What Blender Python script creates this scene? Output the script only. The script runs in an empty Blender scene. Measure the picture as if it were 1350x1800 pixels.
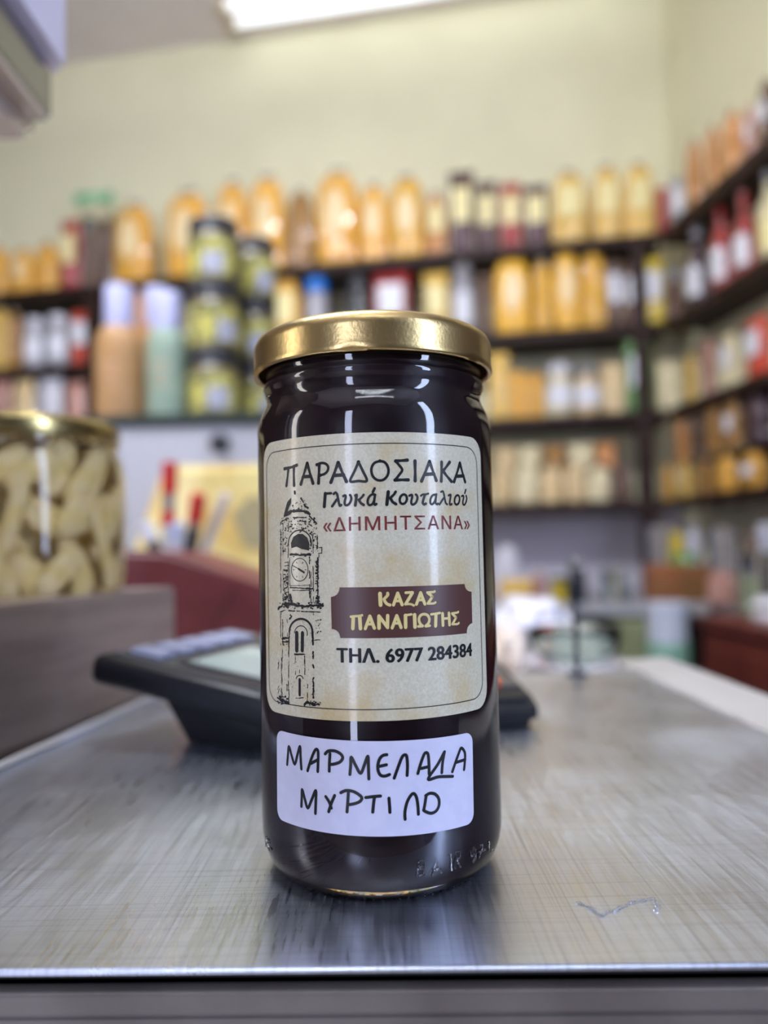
import bpy, bmesh, math, random
from mathutils import Vector, Matrix, noise
SC = bpy.context.scene
COL = SC.collection
random.seed(7)
R = math.radians

# ------------------------------------------------------------------ camera
CZ = 1.0                      # eye height
F = 1354.0                    # focal length in pixels of the 1350 x 1800 frame
PITCH, ROLL = math.atan(70 / F), R(1.2)
_f = Vector((0, math.cos(PITCH), math.sin(PITCH)))
_r0 = Vector((1, 0, 0)); _u0 = Vector((0, -math.sin(PITCH), math.cos(PITCH)))
_r = _r0 * math.cos(ROLL) - _u0 * math.sin(ROLL)
_u = _u0 * math.cos(ROLL) + _r0 * math.sin(ROLL)
EYE = Vector((0, 0, CZ))
cd = bpy.data.cameras.new('camera'); cam = bpy.data.objects.new('camera', cd); COL.objects.link(cam)
cam.matrix_world = Matrix(((_r.x, _u.x, -_f.x, 0), (_r.y, _u.y, -_f.y, 0), (_r.z, _u.z, -_f.z, CZ), (0, 0, 0, 1)))
cd.sensor_fit = 'VERTICAL'; cd.sensor_height = 24.0; cd.sensor_width = 18.0
cd.lens = F * 24.0 / 1800.0
cd.clip_start = 0.01
cd.dof.use_dof = True; cd.dof.focus_distance = 0.181
cd.dof.aperture_fstop = cd.lens / 4.6
SC.camera = cam
SC.view_settings.view_transform = 'Standard'
SC.view_settings.look = 'None'
SC.view_settings.gamma = 1.0
SC.view_settings.use_curve_mapping = False
SC.view_settings.exposure = 0.6

# ------------------------------------------------------------------ light
TUBE_BACK, TUBE_MID, TUBE_FRONT = 0.8, 118.0, 8.0
DAY = (0.56, 0.68, 1.0)
wd = bpy.data.worlds.new('daylight'); SC.world = wd; wd.use_nodes = True
wd.node_tree.nodes['Background'].inputs[0].default_value = (0.6, 0.72, 1.0, 1)
wd.node_tree.nodes['Background'].inputs[1].default_value = 0.6
def area(name, loc, target, sx, sy, power, color):
    l = bpy.data.lights.new(name, 'AREA'); l.shape = 'RECTANGLE'; l.size = sx; l.size_y = sy
    l.energy = power; l.color = color
    o = bpy.data.objects.new(name, l); COL.objects.link(o); o.location = loc
    o.rotation_euler = (Vector(target) - Vector(loc)).to_track_quat('-Z', 'Y').to_euler()
    return o
area('daylight_front_door', (-1.0, -2.1, 1.30), (-1.0, 0, 1.30), 0.30, 2.1, 20, (0.66, 0.72, 1.0))
area('daylight_side_window', (1.40, -0.80, 1.75), (0.3, -0.3, 1.75), 0.24, 1.8, 21, DAY)
area('daylight_far_door', (-2.1, -0.15, 1.35), (0, -0.15, 1.35), 0.22, 2.0, 9, (1.0, 0.93, 0.87))

# ------------------------------------------------------------------ pixel helpers
def ray(px, py):
    v = _r * ((px - 675) / F) - _u * ((py - 900) / F) + _f
    return v
def at(px, py, d):            # point whose world y is d
    v = ray(px, py); return EYE + v * (d / v.y)
def onplane(px, py, n, c):
    v = ray(px, py); return EYE + v * ((c - n.dot(EYE)) / n.dot(v))
def onz(px, py, z):
    v = ray(px, py); return EYE + v * ((z - CZ) / v.z)

# ------------------------------------------------------------------ materials
def lin(c):
    return tuple(((x / 255) / 12.92 if x / 255 <= 0.04045 else ((x / 255 + 0.055) / 1.055) ** 2.4) for x in c)
MATS = {}
def mat(name, rgb, rough=0.5, metal=0.0, rgb2=None, scale=20.0, detail=4.0, bump=0.0, bscale=None, coat=0.0, trans=0.0,
        ior=1.45, spec=0.5, emit=None, estr=0.0, aniso=None, tex='noise', lo=0.4, hi=0.6, coatrough=0.08, shift=0.0, alpha=1.0, sub=0.0):
    if name in MATS: return MATS[name]
    m = bpy.data.materials.new(name); m.use_nodes = True; MATS[name] = m
    nt = m.node_tree; b = nt.nodes['Principled BSDF']; L = nt.links
    b.inputs['Base Color'].default_value = (*lin(rgb), 1)
    b.inputs['Roughness'].default_value = rough; b.inputs['Metallic'].default_value = metal
    b.inputs['IOR'].default_value = ior; b.inputs['Specular IOR Level'].default_value = spec
    b.inputs['Coat Weight'].default_value = coat; b.inputs['Coat Roughness'].default_value = coatrough
    b.inputs['Transmission Weight'].default_value = trans
    b.inputs['Alpha'].default_value = alpha
    if emit: b.inputs['Emission Color'].default_value = (*emit, 1); b.inputs['Emission Strength'].default_value = estr
    tc = nt.nodes.new('ShaderNodeTexCoord'); vec = tc.outputs['Object']
    if aniso:
        mp = nt.nodes.new('ShaderNodeMapping'); mp.inputs['Scale'].default_value = aniso; L.new(vec, mp.inputs[0]); vec = mp.outputs[0]
    def tx(sc):
        if tex == 'voronoi':
            t = nt.nodes.new('ShaderNodeTexVoronoi'); t.inputs['Scale'].default_value = sc; L.new(vec, t.inputs['Vector']); return t.outputs['Distance']
        t = nt.nodes.new('ShaderNodeTexNoise'); t.inputs['Scale'].default_value = sc; t.inputs['Detail'].default_value = detail
        L.new(vec, t.inputs['Vector']); return t.outputs['Fac']
    out = None
    if rgb2 is not None:
        rp = nt.nodes.new('ShaderNodeValToRGB'); rp.color_ramp.elements[0].position = lo; rp.color_ramp.elements[1].position = hi
        rp.color_ramp.elements[0].color = (*lin(rgb), 1); rp.color_ramp.elements[1].color = (*lin(rgb2), 1)
        L.new(tx(scale), rp.inputs[0]); out = rp.outputs[0]
        if shift:
            oi = nt.nodes.new('ShaderNodeObjectInfo'); hs = nt.nodes.new('ShaderNodeHueSaturation')
            mr = nt.nodes.new('ShaderNodeMapRange'); mr.inputs['To Min'].default_value = 1 - shift; mr.inputs['To Max'].default_value = 1 + shift
            L.new(oi.outputs['Random'], mr.inputs[0]); L.new(mr.outputs[0], hs.inputs['Value']); L.new(out, hs.inputs['Color']); out = hs.outputs[0]
        L.new(out, b.inputs['Base Color'])
    if bump:
        bp = nt.nodes.new('ShaderNodeBump'); bp.inputs['Strength'].default_value = bump; bp.inputs['Distance'].default_value = 0.02 if not coat else 0.008
        L.new(tx(bscale or scale), bp.inputs['Height']); L.new(bp.outputs[0], b.inputs['Normal'])
        if coat: L.new(bp.outputs[0], b.inputs['Coat Normal'])
    if sub: b.inputs['Subsurface Weight'].default_value = sub
    return m

# ------------------------------------------------------------------ mesh helpers
def link(name, bm, m=None, parent=None, smooth=False, sharp=None):
    me = bpy.data.meshes.new(name)
    bmesh.ops.recalc_face_normals(bm, faces=bm.faces)
    if smooth:
        for f in bm.faces: f.smooth = True
        if sharp:
            for e in bm.edges:
                if len(e.link_faces) == 2 and e.calc_face_angle(0) > sharp: e.smooth = False
    bm.to_mesh(me); bm.free()
    o = bpy.data.objects.new(name, me); COL.objects.link(o)
    if m:
        for x in (m if isinstance(m, (list, tuple)) else [m]): me.materials.append(x)
    if parent: o.parent = parent
    return o
def tag(o, label, cat, group=None, kind=None):
    if label: o['label'] = label
    if cat: o['category'] = cat
    if group: o['group'] = group
    if kind: o['kind'] = kind
    return o
def thing(name, label, cat, loc=(0, 0, 0), rz=0.0, group=None):
    o = bpy.data.objects.new(name, None); COL.objects.link(o); o.location = loc; o.rotation_euler = (0, 0, rz)
    o.empty_display_size = 0.02
    return tag(o, label, cat, group)
def structure(name, bm, m, **k):
    o = link(name, bm, m, **k); o['kind'] = 'structure'; return o
def box(bm, x0, x1, y0, y1, z0, z1, M=None, bevel=0.0, seg=2):
    r = bmesh.ops.create_cube(bm, size=1)
    vs = r['verts']
    for v in vs: v.co = Vector(((x0 + x1) / 2 + v.co.x * (x1 - x0), (y0 + y1) / 2 + v.co.y * (y1 - y0), (z0 + z1) / 2 + v.co.z * (z1 - z0)))
    if bevel:
        es = list({e for v in vs for e in v.link_edges})
        g = bmesh.ops.bevel(bm, geom=es, offset=bevel, segments=seg, affect='EDGES', profile=0.5)
        vs = list({v for f in g['faces'] for v in f.verts} | {v for v in vs if v.is_valid})
    if M:
        for v in vs: v.co = M @ v.co
    return vs
def BOX(*a, **k):
    bm = bmesh.new(); box(bm, *a, **k); return bm
def lathe(bm, prof, seg=48, M=None, capb=True, capt=True, wob=None):
    rings = []
    for (r, z) in prof:
        ring = []
        for i in range(seg):
            a = 2 * math.pi * i / seg
            p = Vector((r * math.cos(a), r * math.sin(a), z))
            if wob: p = wob(p, a)
            ring.append(bm.verts.new(M @ p if M else p))
        rings.append(ring)
    for a, b in zip(rings, rings[1:]):
        for i in range(seg):
            bm.faces.new((a[i], a[(i + 1) % seg], b[(i + 1) % seg], b[i]))
    if capb: bm.faces.new(rings[0][::-1])
    if capt: bm.faces.new(rings[-1])
    return rings
def LATHE(prof, seg=48, **k):
    bm = bmesh.new(); lathe(bm, prof, seg, **k); return bm
def tube(bm, pts, r, seg=8):
    pts = [Vector(p) for p in pts]; rings = []
    for i, p in enumerate(pts):
        t = (pts[min(i + 1, len(pts) - 1)] - pts[max(i - 1, 0)]).normalized()
        a = t.orthogonal().normalized() if abs(t.z) > 0.99 else t.cross(Vector((0, 0, 1))).normalized()
        b = t.cross(a)
        rr = r[i] if isinstance(r, (list, tuple)) else r
        rings.append([bm.verts.new(p + (a * math.cos(2 * math.pi * k / seg) + b * math.sin(2 * math.pi * k / seg)) * rr) for k in range(seg)])
    for a, b in zip(rings, rings[1:]):
        for i in range(seg): bm.faces.new((a[i], a[(i + 1) % seg], b[(i + 1) % seg], b[i]))
    bm.faces.new(rings[0][::-1]); bm.faces.new(rings[-1])
def TUBE(*a, **k):
    bm = bmesh.new(); tube(bm, *a, **k); return bm
def prism(bm, poly, z0, z1):
    lo = [bm.verts.new((x, y, z0)) for x, y in poly]; hi = [bm.verts.new((x, y, z1)) for x, y in poly]
    n = len(poly)
    for i in range(n): bm.faces.new((lo[i], lo[(i + 1) % n], hi[(i + 1) % n], hi[i]))
    bm.faces.new(lo[::-1]); bm.faces.new(hi)
def prism_y(bm, poly, y0, y1):     # outline in x,z extruded along y
    lo = [bm.verts.new((x, y0, z)) for x, z in poly]; hi = [bm.verts.new((x, y1, z)) for x, z in poly]
    n = len(poly)
    for i in range(n): bm.faces.new((lo[i], lo[(i + 1) % n], hi[(i + 1) % n], hi[i]))
    bm.faces.new(lo[::-1]); bm.faces.new(hi)

# ------------------------------------------------------------------ setting: the room
TA = 0.185; A = math.atan(TA)                          # back wall turned by A
UH = Vector((math.cos(A), -math.sin(A), 0)); VH = Vector((-math.sin(A), -math.cos(A), 0))
NB = Vector((math.sin(A), math.cos(A), 0)); CB = 2.973 * math.cos(A)     # back wall: NB.p = CB
TR = 0.105; AR = math.atan2(-1.0, TR)                  # right wall direction towards the viewer
RH = Vector((TR, -1.0, 0)).normalized(); NR = Vector((1.0, TR, 0)).normalized()
SB, SR = 0.25, 0.15                                    # shelf depths
CRF = NR.dot(Vector((0.95, 2.545, 0)))                 # right shelf fronts: NR.p = CRF
CR = CRF + SR
det = NB.x * NR.y - NB.y * NR.x
def cross(cb, cr): return Vector(((cb * NR.y - NB.y * cr) / det, (NB.x * cr - cb * NR.x) / det, 0))
CORNER = cross(CB, CR); INNER = cross(CB - SB, CRF)
CEIL = CZ + 2.13
wall_m = mat('cream_wall_paint', (234, 228, 193), 0.75, rgb2=(228, 222, 187), scale=3, bump=0.05, bscale=60)
lower_m = mat('grey_lavender_lower_wall', (206, 200, 212), 0.6, rgb2=(198, 192, 204), scale=4)
ceil_m = mat('ceiling_paint', (248, 238, 238), 0.8, rgb2=(243, 232, 232), scale=3)
rear_m = mat('dark_unseen_walls', (66, 50, 44), 0.6, rgb2=(52, 40, 36), scale=4, aniso=(6, 6, 1))  # unseen walls coloured dark to keep the jar's reflections dark
floor_m = mat('floor_tile', (150, 140, 128), 0.35, rgb2=(136, 126, 114), scale=5)
def slab(p, q, z0, z1, thick, n):                     # wall slab from p to q, thick along n (outwards)
    bm = bmesh.new(); prism(bm, [(p.x, p.y), (q.x, q.y), (q.x + n.x * thick, q.y + n.y * thick), (p.x + n.x * thick, p.y + n.y * thick)], z0, z1); return bm
BL = CORNER - UH * 3.5
structure('wall_back', slab(BL, CORNER + UH * 0.15, 1.14, CEIL, 0.12, NB), wall_m)
structure('wall_back_lower', slab(BL, CORNER + UH * 0.15, 0, 1.14, 0.12, NB), lower_m)
RE = CORNER + RH * 5.4
W0, W1 = CORNER + RH * 3.46, CORNER + RH * 3.76         # tall window in the side wall, beside the camera
WM = CORNER + RH * 1.75
structure('wall_right_near', slab(WM, W0, 0, CEIL, 0.12, NR), rear_m)
structure('wall_right_window', slab(W0, W1, 0, 0.8, 0.12, NR), rear_m)
structure('wall_right_lintel', slab(W0, W1, 2.66, CEIL, 0.12, NR), rear_m)
structure('wall_right_end', slab(W1, RE, 0, CEIL, 0.12, NR), rear_m)
bm = slab(CORNER, WM, 0, CEIL, 0.12, NR)
structure('wall_right', bm, wall_m)
bm = BOX(-2.4, 2.2, -2.4, 3.8, -0.1, 0.0); structure('floor', bm, floor_m)
bm = BOX(-2.4, 2.2, -2.4, 3.8, CEIL, CEIL + 0.1); structure('ceiling', bm, ceil_m)
bm = bmesh.new(); box(bm, -2.3, -2.18, -2.3, -0.4, 0, CEIL); box(bm, -2.3, -2.18, 0.1, 3.6, 0, CEIL); box(bm, -2.3, -2.18, -0.4, 0.1, 2.3, CEIL)
structure('wall_left', bm, rear_m)
bm = bmesh.new(); box(bm, -2.3, -1.17, -2.3, -2.18, 0, CEIL); box(bm, -0.83, 1.75, -2.3, -2.18, 0, CEIL); box(bm, -1.17, -0.83, -2.3, -2.18, 2.42, CEIL)
structure('wall_front', bm, rear_m)

# ------------------------------------------------------------------ ceiling lamps
white_metal = mat('white_enamel', (225, 226, 230), 0.35)
endcap_m = mat('lamp_end_plastic', (205, 190, 160), 0.4)
def batten(label, p, ax, ln, power, group=None):
    tube_m = mat('lit_tube_%d' % power, (255, 255, 255), 0.4, emit=(0.88, 0.94, 1.0), estr=power)
    t = thing('tube_lamp', label, 'lamp', p, math.atan2(ax.y, ax.x), group)
    bm = bmesh.new(); box(bm, 0, ln, -0.07, 0.07, 0.035, 0.09, bevel=0.008); link('lamp_housing', bm, white_metal, t)
    for i, y in enumerate((-0.045, 0.045)):
        link('lit_tube', TUBE([(0.05 + 0.0 * i, y, 0.012), (ln - 0.05, y, 0.012)], 0.017, seg=14), tube_m, t, smooth=True)
        for x in (0.0, ln - 0.05):
            link('tube_holder', BOX(x, x + 0.05, y - 0.021, y + 0.021, -0.012, 0.04, bevel=0.004), endcap_m, t)
    link('ceiling_bracket', BOX(ln * 0.3, ln * 0.7, -0.02, 0.02, 0.09, CEIL - p[2]), white_metal, t)
    return t
p = at(388, 34, 2.92)
batten('lit two-tube fluorescent lamp under the ceiling close to the cream back wall', (p.x, p.y, p.z), UH, 1.55, TUBE_BACK)
batten('lit fluorescent lamp over the counter, the one nearer the camera', (-1.2, 0.55, CEIL - 0.35), Vector((1, 0, 0)), 1.3, TUBE_MID)
batten('lit fluorescent lamp behind the camera near the shop front', (-0.6, -1.0, CEIL - 0.12), Vector((1, 0, 0)), 1.3, TUBE_FRONT)

# ------------------------------------------------------------------ shelving
wood_d = mat('dark_stained_wood', (52, 33, 27), 0.55, spec=0.25, rgb2=(40, 24, 20), scale=8, aniso=(1, 12, 12), bump=0.1)
SHELF = {'A': CZ + 1.056, 'B': CZ + 0.751, 'C': CZ + 0.453, 'D': CZ + 0.154, 'E': CZ + 0.268}
TH = 0.034
un = thing('wall_shelving', 'dark brown wooden shelving with four long boards along the cream back wall', 'shelves', INNER - UH * 1.5, -A)
def loc_u(a): return a + 1.5                            # u measured from INNER
for k in 'ABCD':
    link('shelf_board', BOX(loc_u(-3.1), loc_u(0.0), 0.0, SB - 0.002, SHELF[k] - TH, SHELF[k], bevel=0.002), wood_d, un)
nb = NB
for px, y0, y1 in ((1130, CZ - 0.157 + 0.0005, SHELF['A'] - TH), (158, CZ - 0.157 + 0.0005, SHELF['A'] - TH)):
    q = onplane(px, 640, NB, CB - SB); u = (q - INNER).dot(UH)
    link('post', BOX(loc_u(u) - 0.024, loc_u(u) + 0.024, 0.004, 0.06, y0, y1), wood_d, un)
ur = thing('wall_shelving', 'dark brown wooden shelving rising along the side wall right of the corner', 'shelves', INNER, AR)
# local x runs towards the viewer along the side wall, local -y faces the room
for k in 'ABCD':
    link('shelf_board', BOX(0.004, 1.5, 0.0, SR - 0.002, SHELF[k] - (0.05 if k == 'A' else TH), SHELF[k], bevel=0.002), wood_d, ur)
link('shelf_board', BOX(0.05, 1.5, 0.03, SR - 0.002, SHELF['E'] - 0.018, SHELF['E'], bevel=0.002), wood_d, ur)
link('side_panel', BOX(1.5, 1.53, 0.0, SR - 0.002, CZ - 0.15, SHELF['A'] + 0.1), wood_d, ur)

# ------------------------------------------------------------------ goods: prototypes in unit size (width 1, height 1)
PASTA = dict(rough=0.45, tex='voronoi', lo=0.05, hi=0.55, shift=0.12)
def goods_mat(key):
    C = {
     'noodle': ((250, 202, 96), (230, 166, 58), 14), 'orange': ((228, 168, 98), (198, 130, 68), 12), 'deepyellow': ((248, 200, 70), (230, 170, 40), 16),
     'burgundy': ((92, 52, 56), (70, 36, 44), 9), 'red': ((190, 62, 56), (150, 44, 44), 7), 'brown': ((128, 90, 62), (92, 62, 46), 10),
     'olive': ((196, 150, 72), (160, 112, 50), 12), 'beige': ((250, 226, 176), (224, 192, 138), 9), 'cream': ((252, 240, 208), (240, 222, 172), 8),
     'purple': ((84, 52, 66), (58, 34, 48), 7), 'pinkish': ((222, 178, 160), (190, 132, 118), 8), 'white': ((232, 230, 236), (214, 210, 220), 6),
     'coral': ((232, 96, 70), (206, 70, 48), 7), 'yellowpale': ((240, 206, 116), (222, 176, 78), 8), 'greywhite': ((196, 194, 200), (160, 156, 164), 6),
     'green': ((120, 160, 84), (84, 128, 62), 8), 'dark': ((46, 44, 50), (34, 32, 40), 6), 'teal': ((40, 66, 76), (30, 50, 60), 6),
     'yellow': ((232, 206, 44), (214, 184, 24), 5), 'grey': ((150, 146, 150), (128, 122, 126), 5), 'sage': ((170, 176, 140), (150, 158, 120), 6)}
    a, b, s = C[key]
    return mat('contents_' + key, a, rgb2=b, scale=s, bump=0.9, bscale=6.5, coat=1.0, coatrough=0.09, **PASTA)
paper_cream = mat('cream_paper_label', (244, 230, 172), 0.5, rgb2=(236, 218, 150), scale=6)
paper_white = mat('white_paper_label', (238, 236, 242), 0.5, rgb2=(226, 224, 232), scale=6)
film_m = mat('clear_film', (225, 225, 222), 0.25, trans=0.6, ior=1.15, bump=0.6, bscale=12)
glare_pale = mat('pale_film_glare', (246, 224, 178), 0.4, rgb2=(240, 208, 150), scale=9)  # buff colour for the glare painted on the bags' plastic film
PROTO = {}
def super_ring(w, t, n, seg):
    out = []
    for i in range(seg):
        a = 2 * math.pi * i / seg; c, s = math.cos(a), math.sin(a)
        out.append((w / 2 * math.copysign(abs(c) ** (2 / n), c), t / 2 * math.copysign(abs(s) ** (2 / n), s)))
    return out
def loft(rows, seg=28, n=3.0, lump=0.0, seed=0):
    bm = bmesh.new(); rings = []
    for (w, t, z) in rows:
        ring = []
        for x, y in super_ring(w, t, n, seg):
            p = Vector((x, y, z))
            if lump: p += Vector((x, y, 0)) * noise.noise(Vector((x * 4 + seed, y * 4, z * 4))) * lump
            ring.append(bm.verts.new(p))
        rings.append(ring)
    for a, b in zip(rings, rings[1:]):
        for i in range(seg): bm.faces.new((a[i], a[(i + 1) % seg], b[(i + 1) % seg], b[i]))
    bm.faces.new(rings[0][::-1]); bm.faces.new(rings[-1])
    return bm
def front_patch(fx, x0, x1, z0, z1, off, nx=10, nz=6, oval=False):   # curved sheet following y = fx(x, z), given thickness off
    bm = bmesh.new(); g = []; x0_, x1_ = x0, x1
    k = lambda j: math.sqrt(max(0.04, 1 - (2 * j / nz - 1) ** 2)) if oval else 1.0
    for lay in (0, 1):
        g.append([[bm.verts.new((k(j) * (x0 + (x1 - x0) * i / nx), fx(k(j) * (x0 + (x1 - x0) * i / nx), z0 + (z1 - z0) * j / nz) - off * (0.2 + lay), z0 + (z1 - z0) * j / nz)) for i in range(nx + 1)] for j in range(nz + 1)])
    for j in range(nz):
        for i in range(nx):
            for q in (0, 1): bm.faces.new((g[q][j][i], g[q][j][i + 1], g[q][j + 1][i + 1], g[q][j + 1][i]))
    b = [(0, i) for i in range(nx + 1)] + [(j, nx) for j in range(1, nz + 1)] + [(nz, i) for i in range(nx - 1, -1, -1)] + [(j, 0) for j in range(nz - 1, 0, -1)]
    for (j, i), (k, l) in zip(b, b[1:] + b[:1]): bm.faces.new((g[0][j][i], g[0][k][l], g[1][k][l], g[1][j][i]))
    return bm
def proto(kind, key, lab, capkey=None):
    k = (kind, key, lab, capkey)
    if k in PROTO: return PROTO[k]
    m = goods_mat(key); seed = len(PROTO) * 3.7
    lm = paper_cream if lab == 'c' else paper_white if lab == 'w' else glare_pale
    t = bpy.data.objects.new(kind, None); COL.objects.link(t)
    def bodyfront(w, th, n=3.0):
        return lambda x, z: -th / 2 * (max(0.0, 1 - abs(2 * x / w) ** n)) ** (1 / n)
    if kind == 'bag':
        rows = [(0.80, 0.42, 0.0), (0.93, 0.56, 0.02), (0.98, 0.62, 0.12), (1.0, 0.64, 0.32), (0.98, 0.62, 0.55), (0.93, 0.56, 0.72), (0.80, 0.46, 0.84), (0.58, 0.32, 0.915), (0.34, 0.2, 0.945)]
        link('contents', loft(rows, lump=0.10, seed=seed), m, t, smooth=True)
        tr = [(0.34, 0.2, 0.944), (0.24, 0.13, 0.958), (0.30, 0.15, 0.975), (0.42, 0.18, 1.0)]
        link('gathered_top', loft(tr, n=2.2, lump=0.35, seed=seed), film_m, t, smooth=True)
        if lab: link('label_or_glare', front_patch(bodyfront(1.01, 0.655), -0.31 if lab != 'p' else -0.24, 0.31 if lab != 'p' else 0.24, 0.34 if lab != 'p' else 0.26, 0.74 if lab != 'w' else 0.62, 0.03, nz=6 if lab != 'p' else 12, oval=lab == 'p'), lm, t)  # oval p patch is painted film glare; the other patches are paper labels
    elif kind == 'packet':
        rows = [(0.98, 0.05, 0.0), (0.97, 0.06, 0.05), (0.95, 0.30, 0.10), (0.95, 0.42, 0.25), (0.96, 0.46, 0.5), (0.95, 0.40, 0.76), (0.96, 0.24, 0.88), (0.98, 0.05, 0.94), (1.0, 0.03, 1.0)]
        rows[0] = (0.96, 0.34, 0.0); rows[1] = (0.96, 0.38, 0.04); rows[2] = (0.95, 0.42, 0.12)
        link('contents', loft(rows, n=3.2, lump=0.05, seed=seed), m, t, smooth=True)
        if lab: link('label_or_glare', front_patch(bodyfront(0.98, 0.47, 3.2), -0.33, 0.33, 0.36, 0.78, 0.03), lm, t)
    elif kind in ('jar', 'bottle', 'tin'):
        if kind == 'jar':
            pr = [(0.40, 0), (0.48, 0.02), (0.5, 0.06), (0.5, 0.68), (0.47, 0.75), (0.42, 0.78), (0.42, 0.80)]; cp = [(0.44, 0.80), (0.45, 0.82), (0.45, 0.96), (0.43, 0.99), (0.38, 1.0)]; lz = (0.18, 0.6)
        elif kind == 'bottle':
            pr = [(0.42, 0), (0.49, 0.015), (0.5, 0.05), (0.5, 0.52), (0.44, 0.62), (0.26, 0.72), (0.18, 0.78), (0.17, 0.86)]; cp = [(0.2, 0.86), (0.205, 0.87), (0.205, 0.985), (0.18, 1.0)]; lz = (0.12, 0.46)
        else:
            pr = [(0.46, 0), (0.5, 0.01), (0.5, 0.03), (0.49, 0.05), (0.49, 0.85), (0.5, 0.87)]; cp = [(0.51, 0.87), (0.515, 0.88), (0.515, 0.985), (0.49, 1.0), (0.46, 0.99)]; lz = (0.2, 0.7)
        gm = mat('glazed_' + key, (0, 0, 0)) if False else m
        link('body', LATHE(pr, 28), gm, t, smooth=True, sharp=0.9)
        cm = goods_mat(capkey) if capkey in ('dark', 'white', 'red', 'yellowpale', 'coral', 'grey') else mat('blue_cap_plastic', (30, 120, 216), 0.4)
        link('cap', LATHE(cp, 28), cm, t, smooth=True, sharp=0.9)
        if lab:
            bm = bmesh.new(); n = 14
            for r0 in (0.503, 0.512):
                pass
            vs = [[bm.verts.new((rr * math.sin(a), -rr * math.cos(a), z)) for rr, z in ((0.503, lz[0]), (0.512, lz[0]), (0.512, lz[1]), (0.503, lz[1]))] for a in [R(-65 + 130 * i / n) for i in range(n + 1)]]
            for a, b in zip(vs, vs[1:]):
                for i in range(4): bm.faces.new((a[i], a[(i + 1) % 4], b[(i + 1) % 4], b[i]))
            bm.faces.new(vs[0]); bm.faces.new(vs[-1][::-1])
            link('label_or_glare', bm, lm, t, smooth=True, sharp=0.9)
    elif kind == 'box':
        link('carton', BOX(-0.5, 0.5, -0.3, 0.3, 0, 1, bevel=0.015), m, t)
        link('tape', BOX(-0.07, 0.07, -0.306, 0.306, -0.001, 1.006), mat('packing_tape', (190, 172, 140), 0.3), t)
    PROTO[k] = [t, False]
    return PROTO[k]
CATS = {'bag': 'bag', 'packet': 'packet', 'jar': 'jar', 'bottle': 'bottle', 'tin': 'tin', 'box': 'box'}
def put(kind, key, lab, cap, base, w, h, rz, label, group, name=None, depth=None, tilt=0.0):
    pr = proto(kind, key, lab, cap)
    if not pr[1]: t = pr[0]; pr[1] = True
    else:
        t = pr[0].copy(); COL.objects.link(t)
        for ch in list(pr[0].children):
            c = ch.copy(); COL.objects.link(c); c.parent = t
    t.name = name or {'bag': 'pasta_bag', 'packet': 'food_packet', 'jar': 'glass_jar', 'bottle': 'bottle', 'tin': 'tin', 'box': 'carton_box'}[kind]
    t.location = base; t.rotation_euler = (0, tilt, rz)
    dd = depth if depth else w
    t.scale = (w, dd, h)
    for kk in ('group',):
        if kk in t: del t[kk]
    tag(t, label, CATS[kind], group)
    return t
SHORT = {'bag': 0.64, 'packet': 0.46, 'jar': 1.0, 'bottle': 1.0, 'tin': 1.03, 'box': 0.6}
def on_shelf(kind, key, lab, cap, px0, px1, ytop, shelf, label, group, side='back', back=0.0, stack=0.0):
    z = SHELF[shelf] + stack
    xc = (px0 + px1) / 2
    n, c = (NB, CB - SB) if side == 'back' else (NR, CRF)
    lim = (SB if side == 'back' else SR)
    q = onplane(xc, ytop + 40, n, c); w = (px1 - px0) / F * (q - EYE).dot(_f)
    if side == 'right': w = w * 1.0
    dep = min(w, (lim - 0.03) / SHORT[kind])
    off = SHORT[kind] * dep / 2 + 0.012 + back
    q = onplane(xc, ytop + 40, n, c + off)
    w = (px1 - px0) / F * (q - EYE).dot(_f)
    if side == 'right': w *= 1.15
    top = onplane(xc, ytop, n, c + off)
    put(kind, key, lab, cap, (q.x, q.y, z), w, max(0.05, top.z - z), -A if side == 'back' else AR, label, group, depth=dep)
GA = 'goods on the top back-wall shelf'; GB = 'goods on the second back-wall shelf'; GC = 'goods on the third back-wall shelf'; GD = 'little bags on the lowest back-wall shelf'
GRA = 'goods on the top side-wall shelf'; GRB = 'bottles on the second side-wall shelf'; GRC = 'goods on the third side-wall shelf'; GRE = 'bags on the thin side-wall shelf'; GRD = 'bags on the lowest side-wall shelf'
T = 'on the top back-wall shelf'
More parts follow.
